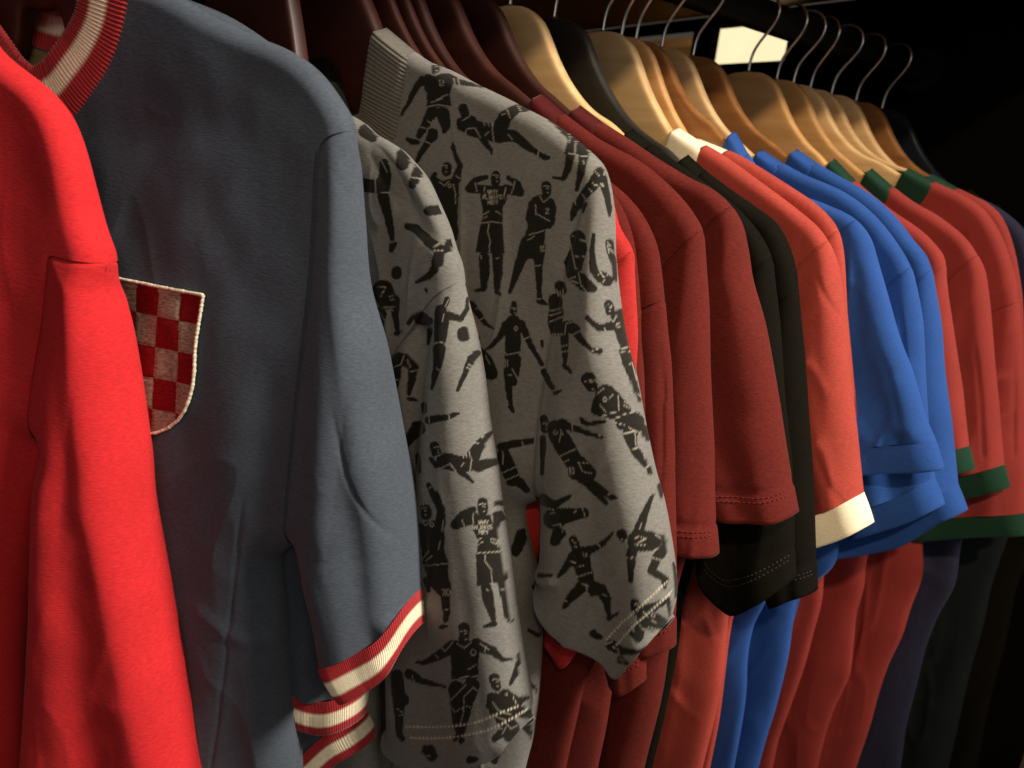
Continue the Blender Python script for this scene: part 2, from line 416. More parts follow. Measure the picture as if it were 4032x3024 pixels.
        n = np.maximum(n, 0.0004)*1.0
        back = 0.0
        if s.tilt and part in ('sleeve', 'cuff'):
            di_ = polydist(q, s.innerfull if part == 'sleeve' else np.vstack([s.innerfull, s.inner2[-1:]])); back = -s.tilt*di_*np.minimum(1, di_/.03)
        c = s.bend*np.maximum(0, np.abs(u)-.12)**2*np.sign(s.bend if s.bend else 1) if s.bend else 0
        return back+sg*n*s.scale_n+(s.bend*np.maximum(0, np.abs(u)-.10)**2)
    def xyz(s, u, w, n): return np.stack([u, -n, w], -1)      # local x = u, local y = towards the back
    def cosp(s, n, k=.55):
        t = np.linspace(0, 1, n); return (1-k)*t+k*(.5-.5*np.cos(np.pi*t))
    def build(s):
        s.root = empty(s.name, (s.hx, 0, s.hz), R(-90+s.yaw)); tag(s.root, s.label, s.cat, s.group)
        res = s.res
        # ---- body
        sm = np.vstack([s.seam, s.side[1:]])
        L = arclen(sm)[-1]; nr = max(40, int(L/res)); t = np.linspace(0, 1, nr)
        # denser rows near the top
        ridge_part = s.O[:s.kQ+1]
        wid = abs(s.O[0][0])*2+2*arclen(ridge_part)[-1]; ncol = max(60, int(wid/res)); 
        for front in (True, False):
            dp = s.drop if front else s.back_drop
            th = np.linspace(0, np.pi/2, 24)[1:]
            un = s.S[0]
            # neckline half: from S to centre
            neckl = np.stack([un*np.cos(th)**1.15, s.S[1]-dp*np.sin(th)**1.0], 1)
            neckl[-1, 0] = 0
            if front and s.neck_px is not None:
                p_ = on_plane(s.neck_px, s.hx, s.yaw, off=.010); p_[:, 0] = np.minimum.accumulate(np.minimum(p_[:, 0], s.S[0]-.0015*(1+np.arange(len(p_))))); c0 = p_[-1]+(p_[-1]-p_[-2])*.5
                s.neckF = crspline(np.vstack([s.S, p_, [c0[0]*.45, c0[1]-.003], [0, c0[1]-.006]]))
            elif front: s.neckF = np.vstack([s.S, neckl])
            else: s.neckB = np.vstack([s.S, neckl])
        def body_patch(front, nr, ncol):
            nk = (s.neckF if front else s.neckB)
            half = np.vstack([nk[::-1], ridge_part[1:]])           # centre -> S -> Q
            hs = arclen(half); 
            p = s.cosp(ncol, .35); x = 2*p-1
            dh = np.diff(half, axis=0); cs = np.concatenate([[0], np.cumsum(np.abs(dh[:, 0])+.15*np.linalg.norm(dh, axis=1))]); cs /= cs[-1]
            top = np.stack([np.interp(np.abs(x), cs, half[:, k_]) for k_ in (0, 1)], 1); top[:, 0] *= np.sign(x)
            rows = np.linspace(0, 1, nr); rows = .6*rows+.4*rows**2
            right = sample(sm, rows); left = right*np.array([-1, 1])
            bot = np.stack([x*right[-1][0], np.full(ncol, right[-1][1])], 1)
            S_ = rows[:, None, None]; P_ = p[None, :, None]
            G = (1-S_)*top[None]+S_*bot[None]+(1-P_)*left[:, None]+P_*right[:, None] \
                - ((1-S_)*(1-P_)*top[0]+(1-S_)*P_*top[-1]+S_*(1-P_)*bot[0]+S_*P_*bot[-1])
            u = G[..., 0].ravel(); w_ = G[..., 1].ravel()
            n = s.height(u, w_, 'body', front).reshape(nr, ncol)
            n[0, np.abs(top[:, 0]) >= un-1e-6] = 0.0
            isd = rows >= arclen(s.seam)[-1]/arclen(sm)[-1]
            n[isd, 0] = 0; n[isd, -1] = 0
            return u, w_, n.ravel()
        uf, wf, nf = body_patch(True, nr, ncol)
        nr2, nc2 = (nr, ncol) if not s.paint else (nr//3, ncol//3)
        ub, wb_, nb = body_patch(False, nr2, nc2)
        V = np.vstack([s.xyz(uf, wf, nf), s.xyz(ub, wb_, nb)])
        F = np.vstack([grid_faces(nr, ncol)[:, ::-1], grid_faces(nr2, nc2, nr*ncol)])
        col = None
        if s.paint:
            col = np.vstack([s.paint(s.sight(uf, wf, nf)), np.tile(GREY, (len(ub), 1))])
        s.body = mesh_obj('body', V, F, s.mat, s.root, color=col)
        if not s.paint:                                    # front and back are one cloth over the shoulder and down the side
            bm = bmesh.new(); bm.from_mesh(s.body.data)
            bmesh.ops.remove_doubles(bm, verts=[v for v in bm.verts if v.is_boundary], dist=2e-5)
            bm.to_mesh(s.body.data); bm.free()
            s.body.data.polygons.foreach_set('use_smooth', [True]*len(s.body.data.polygons))
        for gr in s.lines: s.groove(gr, 'body')
        # ---- sleeves
        s.sleeve(1.0); s.sleeve(-1.0)
        if s.collar: s.make_collar()
        if s.tape:                                         # cotton half-moon inside the back of the neck
            p = np.linspace(-1, 1, 60)*(s.S[0]-.012); v = np.linspace(0, 1, 20)
            wn = np.interp(np.abs(p), s.neckB[::-1, 0], s.neckB[::-1, 1])
            u = np.tile(p, 20); w_ = (wn[None]-.001-v[:, None]*.075*np.sqrt(1-(p/(s.S[0]-.010))**2)[None]).ravel()
            n = s.height(u, w_, 'body', False)+.0012
            mesh_obj('neck_tape', s.xyz(u, w_, n), grid_faces(20, 60)[:, ::-1], M['tan'], s.root)
    def sleeve(s, sgn):
        res = s.res if sgn > 0 else max(s.res, .005)
        A = np.vstack([s.seam, s.inner[1:]]); B = s.O[s.kQ:]
        L = max(arclen(A)[-1], arclen(B)[-1]); nr = max(36, int(L/res)); ncol = max(20, int(0.13/res))
        rows = np.linspace(0, 1, nr); qc = s.cosp(ncol, .6)
        a = sample(A, rows); b = sample(B, rows)
        h = sample(s.H, qc); lin = s.H[0]*(1-qc)[:, None]+s.H[-1]*qc[:, None]; dh = h-lin
        npit0 = arclen(s.seam)[-1]/arclen(A)[-1]; fad = np.clip(np.minimum(rows, npit0-rows)/.03, 0, 1); dab = a-b; dab /= np.linalg.norm(dab, axis=1)[:, None]+1e-6
        a = a+dab*(.0022*fad)[:, None]
        G = a[:, None]*(1-qc)[None, :, None]+b[:, None]*qc[None, :, None]+(rows[:, None, None]**3)*dh[None]
        u = G[..., 0].ravel(); w_ = G[..., 1].ravel()
        sq = (np.repeat(rows, ncol), np.tile(qc, nr))
        nf = s.height(u, w_, 'sleeve', True, sq); nb = s.height(u, w_, 'sleeve', False, sq)
        npit = rows >= arclen(s.seam)[-1]/arclen(A)[-1]
        mid = .5*(nf+nb).reshape(nr, ncol)
        nf.reshape(nr, ncol)[:, 0] -= .0012*fad; nb.reshape(nr, ncol)[:, 0] += .0012*fad
        for arr in (nf, nb):
            a2 = arr.reshape(nr, ncol); a2[:, -1] = mid[:, -1]; a2[npit, 0] = 0; a2[0] = 0
        if s.turned_hem:                                   # a folded, stitched hem: a shallow step above the edge
            dh_ = polydist(np.stack([u, w_], 1), s.H)
            st = 0.0014*sstep(s.turned_hem+.0015, s.turned_hem-.001, dh_)-0.0022*np.exp(-((dh_-s.turned_hem)/.0022)**2)
            nf = nf+st*np.clip((nf-mid.ravel())/.006, 0, 1); nb = nb-st*np.clip((mid.ravel()-nb)/.006, 0, 1)
        un = np.concatenate([nf.reshape(nr, ncol), nb.reshape(nr, ncol)[:, ::-1][:, 1:]], 1)
        uu = np.concatenate([u.reshape(nr, ncol), u.reshape(nr, ncol)[:, ::-1][:, 1:]], 1)
        ww = np.concatenate([w_.reshape(nr, ncol), w_.reshape(nr, ncol)[:, ::-1][:, 1:]], 1)
        nc = uu.shape[1]
        # fold the edge inwards so that it reads as cloth with thickness
        ex_u, ex_w, ex_n = [], [], []
        if not s.cuff:
            uc = uu[-1].mean(); R0 = uu.shape[0]
            for kk, (up, sh) in enumerate(((0.0, .92), (0.004, .86), (0.02, .82))):
                r_ = R0-1-int(up/res*.9)
                m_ = np.concatenate([mid[r_], mid[r_][::-1][1:]]); ex_u.append(uu[r_]+(uu[r_].mean()-uu[r_])*(1-sh)*.12); ex_w.append(ww[r_]); ex_n.append(m_+(un[r_]-m_)*sh)
            uu = np.vstack([uu, ex_u]); ww = np.vstack([ww, ex_w]); un = np.vstack([un, ex_n])
        V = s.xyz(uu.ravel()*sgn, ww.ravel(), un.ravel())
        F = grid_faces(uu.shape[0], nc); F = F[:, ::-1] if sgn > 0 else F
        col = None
        if s.paint:
            col = s.paint(s.sight(uu.ravel(), ww.ravel(), un.ravel()), 'sleeve') if sgn > 0 else np.tile(GREY, (uu.size, 1))
        o = mesh_obj('sleeve', V, F, s.mat, s.root, color=col)
        if s.turned_hem and sgn > 0:                       # the row of stitches that holds the hem
            SV, SF = [], []; o_ = 0
            for dz in (0, .0035):
                r_ = nr-1-int((s.turned_hem-dz)/L*(nr-1)); P = s.xyz(uu[r_][:ncol], ww[r_][:ncol], un[r_][:ncol]+.0003)
                al = arclen(P); nst = int(al[-1]/.0030)
                for k in range(2, nst-1):
                    t2 = np.array([k*.003, k*.003+.0011, k*.003+.0021]); pth = np.stack([np.interp(t2, al, P[:, c_]) for c_ in range(3)], 1); pth[1, 1] -= .0003
                    v_, f_ = tube(pth, .00032, 5); SV.append(v_); SF += [tuple(i+o_ for i in f) for f in f_]; o_ += len(v_)
            if SV: pyobj('hem_stitching', np.vstack(SV), SF, M['stitch_'+s.stitch], s.root)
        if sgn > 0:
            s.sl = o
            for gr in s.slines: s.groove(gr, 'sleeve')
        if s.cuff: s.make_cuff(sgn)
    def make_cuff(s, sgn):
        H = s.H
        if s.cuff_px is not None:
            m = len(s.cuff_px); E = np.vstack([on_plane([p], s.hx, s.yaw, off=.6*s.Tb*(1-(i/(m-1))**2)-s.tilt*.10*(i/(m-1)))[0] for i, p in enumerate(s.cuff_px)])
            E = E+(s.O[-1]+(s.O[-1]-s.O[-6])/np.linalg.norm(s.O[-1]-s.O[-6])*s.cuff_w-E[-1])*(np.linspace(0, 1, m)**2)[:, None]; E = crspline(E)
        else:
            t_ = H[-1]-H[0]; nrm = np.array([t_[1], -t_[0]]); nrm /= np.linalg.norm(nrm); nrm = nrm*(-1 if nrm[1] > 0 else 1)
            do = s.O[-1]-s.O[-8]; do /= np.linalg.norm(do)
            E = H+(nrm*.6+do*.4)*s.cuff_w
        striped = s.cuff in ('navy', 'tricolor')
        ncol, nr = (420, 14) if striped else (70, 12)
        qc = s.cosp(ncol, .6); h = sample(H, qc); e = sample(E, qc)
        save = s.ridge
        s.ridge = np.vstack([s.ridge, E[-1:]]); s.inner2 = np.vstack([s.inner, E[:1]])
        v = np.concatenate([np.linspace(0, 1, nr), [1.0, .9, .2]])
        rib = 0.00035*np.cos(qc*2*np.pi*60)*striped
        U_, W_, N_ = [], [], []
        for k, vv in enumerate(v):
            P = h*(1-vv)+e*vv; u = P[:, 0]; w_ = P[:, 1]
            nf = s.height(u, w_, 'cuff', True); nb = s.height(u, w_, 'cuff', False)
            if k >= nr: m_ = .5*(nf+nb); sh_ = .86 if k == nr else .8; nf, nb = m_+(nf-m_)*sh_, m_+(nb-m_)*sh_
            b_ = 0.0009*math.sin(min(1, vv)*math.pi)
            nf = (nf+rib+b_); nb = (nb-rib-b_); m_ = .5*(nf+nb); nf[-1] = nb[-1] = m_[-1]; nf[0] = nb[0] = 0
            U_.append(np.concatenate([u, u[::-1][1:]])); W_.append(np.concatenate([w_, w_[::-1][1:]])); N_.append(np.concatenate([nf, nb[::-1][1:]]))
        U_, W_, N_ = map(np.array, (U_, W_, N_))
        F = grid_faces(*U_.shape); F = F[:, ::-1] if sgn > 0 else F
        col = band_colour(s.cuff, np.repeat(v, U_.shape[1]), None) if striped else None
        mesh_obj('cuff', s.xyz(U_.ravel()*sgn, W_.ravel(), N_.ravel()), F, M['striped'] if striped else M[s.cuff], s.root, color=col)
        s.ridge = save
    def make_collar(s):
        cw = s.collar_w; allV, allF, cols = [], [], []
        off = 0; striped = s.collar in ('navy', 'tricolor')
        for front in (True, False):
            nk = s.neckF if front else s.neckB
            k = 620 if s.res < .0022 else 90
            t = np.linspace(0, 1, k)**1.35
            base = sample(nk, t)
            tan = np.gradient(base, axis=0); tan /= np.linalg.norm(tan, axis=1)[:, None]+1e-12
            nrm = np.stack([tan[:, 1], -tan[:, 0]], 1)              # points into the neck opening
            nrm = np.where((nrm @ np.array([-0.6, 0.8]))[:, None] < 0, -nrm, nrm)
            bl = np.clip(t*2.0, 0, 1)[:, None]; r0 = (s.Sf-s.S)/cw
            nrm = r0*(1-bl)+nrm*bl; nrm /= np.linalg.norm(nrm, axis=1)[:, None]
            v = np.concatenate([[-.12], np.linspace(0, 1, 12), [1.0, .85]])
            rows_u, rows_w, rows_n = [], [], []
            L = arclen(base)
            rib = (0.0004 if striped else 0.00026)*np.cos(L*2*np.pi/0.0023)*(s.res < .0022)
            for kk, vv in enumerate(v):
                P = base+nrm*cw*vv; P[-1, 0] = 0
                n = s.height(P[:, 0], P[:, 1], 'collar', front)
                b = 0.0012*math.sin(math.pi*min(1, max(0, vv))); sg = 1 if front else -1
                n = (n+sg*(b+rib))*np.clip(L/.004, 0, 1)
                if kk == 0: n = n-sg*np.minimum(.0016, np.abs(n)*.5)
                if kk >= 13: n = n-sg*np.minimum(.0015, np.abs(n)*.6)
                rows_u.append(P[:, 0]); rows_w.append(P[:, 1]); rows_n.append(n)
            U_, W_, N_ = map(np.array, (rows_u, rows_w, rows_n))
            for sgn in (1, -1):
                allV.append(s.xyz(U_.ravel()*sgn, W_.ravel(), N_.ravel()))
                f = grid_faces(*U_.shape, off); allF.append(f if (front == (sgn > 0)) else f[:, ::-1])
                if striped: cols.append(band_colour(s.collar, np.repeat(v, k), None))
                off += U_.size
        mesh_obj('collar', np.vstack(allV), np.vstack(allF), M['striped'] if striped else M[s.collar], s.root, color=np.vstack(cols) if striped else None)
    def sight(s, u, w, n):
        """the finished cloth's points as they were traced"""
        U, N = plane_axes(s.yaw); P = np.array([s.hx, 0, s.hz])+u[:, None]*U+w[:, None]*np.array([0, 0, 1])+n[:, None]*N-CAM
        z = P@FWD; return np.stack([2016+FPX*(P@RIGHT)/z, 1512-FPX*(P@UP)/z], 1)
    def surf(s, pts, part='body', lift=0.0006, sq=None):
        P = np.asarray(pts, float)
        if part == 'sleeve' and sq is None: sq = (np.full(len(P), .6), np.full(len(P), .5))
        n = s.height(P[:, 0], P[:, 1], part, True, sq)
        return s.xyz(P[:, 0], P[:, 1], n+lift)
    def groove(s, pts, part):
        P = sample(crspline(s.cv(pts)), np.linspace(0, 1, 60))
        # nearest vertices of the finished mesh carry the seam, so that it lies on the cloth
        o = s.body if part == 'body' else s.sl
        co = np.empty(len(o.data.vertices)*3, dtype=np.float32); o.data.vertices.foreach_get('co', co); co = co.reshape(-1, 3)
        m = co[:, 1] < 0.002
        idx = np.where(m)[0]; d = polydist(np.stack([co[idx, 0], co[idx, 2]], 1), P)
        co[idx, 1] += (s.gdepth*np.exp(-(d/0.0014)**2)*sstep(0, .03, np.minimum(np.hypot(co[idx, 0]-P[0, 0], co[idx, 2]-P[0, 1]), np.hypot(co[idx, 0]-P[-1, 0], co[idx, 2]-P[-1, 1])+.02))).astype(np.float32)
        o.data.vertices.foreach_set('co', co.ravel()); o.data.update()

# ------------------------------------------------------------------ hanger
TOPC = np.array([(0, 0), (.018, -.002), (.033, -.011), (.043, -.0235), (.051, -.035), (.064, -.050), (.078, -.062), (.091, -.070), (.108, -.077), (.125, -.083), (.155, -.092), (.185, -.100), (.210, -.106)])
def make_hanger(label, group, sh, mat, half=None):
    """a contoured wooden hanger made to carry the given shirt: its top runs just under the shirt's shoulder ridge"""
    root = empty('wooden_hanger', (sh.hx, 0, RAIL_Z), R(-90+sh.yaw)); tag(root, label, 'hanger', group)
    S = sh.Sf if sh.collar else sh.S
    k = (S[1]-.004)/np.interp(S[0], TOPC[:, 0], TOPC[:, 1])
    pts = [(0, 0)]+[(u, w_*(1+(k-1)*sstep(0, S[0], u))) for u, w_ in TOPC[1:] if u < S[0]-.012]
    r = sh.ridge[sh.ridge[:, 0] < sh.Q[0]+.0]
    end = half or max(S[0]+.05, min(.19, sh.Q[0]-.03))
    rs = sample(sh.ridge, np.linspace(0, 1, 200))
    for u in np.arange(S[0]+.003, end+.001, .012):
        sl_ = (np.interp(u+.004, rs[:, 0], rs[:, 1])-np.interp(u-.004, rs[:, 0], rs[:, 1]))/.008
        pts.append((u, np.interp(u, rs[:, 0], rs[:, 1])-.0080*math.hypot(1, sl_)))
    top = crspline(pts)
    us = np.concatenate([np.linspace(0, top[-1][0]-.004, 50), top[-1][0]-np.array([.0025, .0012, .0003])])
    V = []; K = 24; tmax = sh.T0-.0022
    for u in us:
        wt = np.interp(u, top[:, 0], top[:, 1])
        e = max(0.0, (u-(top[-1][0]-.004))/.004); hh = (0.066-0.028*min(1, u/.13))*.5*(1-.35*e); th = min(tmax, 0.0060)*(1-.4*e)
        slope = np.interp(u+.004, top[:, 0], top[:, 1])-np.interp(max(0, u-.004), top[:, 0], top[:, 1])
        hh *= math.hypot(1, min(1.2, abs(slope)/.008))**.6
        c = wt-hh; a = np.linspace(0, 2*np.pi, K, endpoint=False)
        ca, sa = np.cos(a), np.sin(a); p = .34
        y = np.sign(ca)*np.abs(ca)**p*th; z = c+np.sign(sa)*np.abs(sa)**p*hh
        V.append(np.stack([np.full(K, u), y, z], 1))
    right = np.concatenate(V); n = len(us)
    full = np.concatenate([right.reshape(n, K, 3)[::-1]*np.array([-1, 1, 1]), right.reshape(n, K, 3)[1:]])
    N = len(full); F = []
    for i in range(N-1):
        for j in range(K): F.append((i*K+j, i*K+(j+1) % K, (i+1)*K+(j+1) % K, (i+1)*K+j))
    F.append(tuple(range(K))); F.append(tuple((N-1)*K+j for j in range(K))[::-1])
    pyobj('hanger_body', full.reshape(-1, 3), F, mat, root)
    pts = [(0, 0, -.02), (0, 0, .0), (0.0008, 0, .012), (.003, 0, .020), (.0085, 0, .029), (.0155, 0, .038), (.0205, 0, .046), (.0215, 0, .055), (.0175, 0, .0635), (.0095, 0, .0685), (0, 0, .0695), (-.009, 0, .0665), (-.0155, 0, .059), (-.0175, 0, .051)]
    V, F = tube(crspline(pts, 8), .00135, 10); h = pyobj('hook', V, F, M['chrome'], root); h.rotation_euler = (0, 0, R(random.uniform(-9, 9)))
    V, F = tube([(0, 0, -.004), (0, 0, .0010)], .0024, 14); pyobj('ferrule', V, F, M['chrome'], h)
    return root
# ------------------------------------------------------------------ the footballer print
GREY = np.array((0.172, 0.164, 0.151)); INK = np.array(OLIVE); PALE = np.array((0.30, 0.27, 0.22))
Z4 = (1350, 100, .5425); Z3 = (1350, 100, .603); Z4b = (1350, 1000, .603); Z6 = (2000, 900, .603); Z8 = (1800, 1900, .6776); Z5 = (1500, 1950, .6475)
# a figure: (zoom, [limbs], [blobs], [light lines]); limb = [(x, y, radius), ...]; blob = polygon
GLY = dict(W=[[(0, 0), (.25, 1), (.5, .3), (.75, 1), (1, 0)]], H=[[(0, 0), (0, 1)], [(1, 0), (1, 1)], [(0, .5), (1, .5)]], Y=[[(0, 0), (.5, .5), (1, 0)], [(.5, .5), (.5, 1)]],
           A=[[(0, 1), (.5, 0), (1, 1)], [(.25, .65), (.75, .65)]], L=[[(0, 0), (0, 1), (1, 1)]], S=[[(1, .1), (.5, 0), (0, .2), (.2, .48), (.9, .6), (1, .85), (.5, 1), (0, .9)]],
           M=[[(0, 1), (0, 0), (.5, .6), (1, 0), (1, 1)]], E=[[(1, 0), (0, 0), (0, 1), (1, 1)], [(0, .5), (.8, .5)]], Q=[[(0, .2), (.4, 0), (.9, .2), (.5, .6), (.5, .72)], [(.5, .92), (.5, 1)]],
           U=[[(0, 0), (0, .9), (.5, 1), (1, .9), (1, 0)]], O=[[(.5, 0), (1, .3), (1, .7), (.5, 1), (0, .7), (0, .3), (.5, 0)]], I=[[(.5, 0), (.5, 1)]], V=[[(0, 0), (1, 0), (.4, 1)]],
           Z=[[(0, .15), (.5, 0), (1, .2), (.2, .9), (0, 1), (1, 1)]])
def text(t, x, y, w, h, gap=.35, skew=0):
    out = []
    for ch in t:
        if ch != ' ':
            for st in GLY[ch]: out.append([(x+a*w, y+b*h+skew*(x+a*w)) for a, b in st])
        x += w*(1+gap)
    return out
def why(cx, y, s, k=1.0):
    return text('WHY', cx-40*s, y, 20*s, 26*s)+text('ALWAYS', cx-76*s, y+36*s, 18*s, 28*s)+text('MEQ', cx-38*s, y+76*s, 20*s, 26*s)
def face(x, y, s):
    return [[(x-22*s, y-20*s), (x-4*s, y-26*s), (x+20*s, y-20*s)], [(x+2*s, y-8*s), (x+16*s, y-6*s)], [(x+4*s, y+22*s), (x+14*s, y+24*s)]]
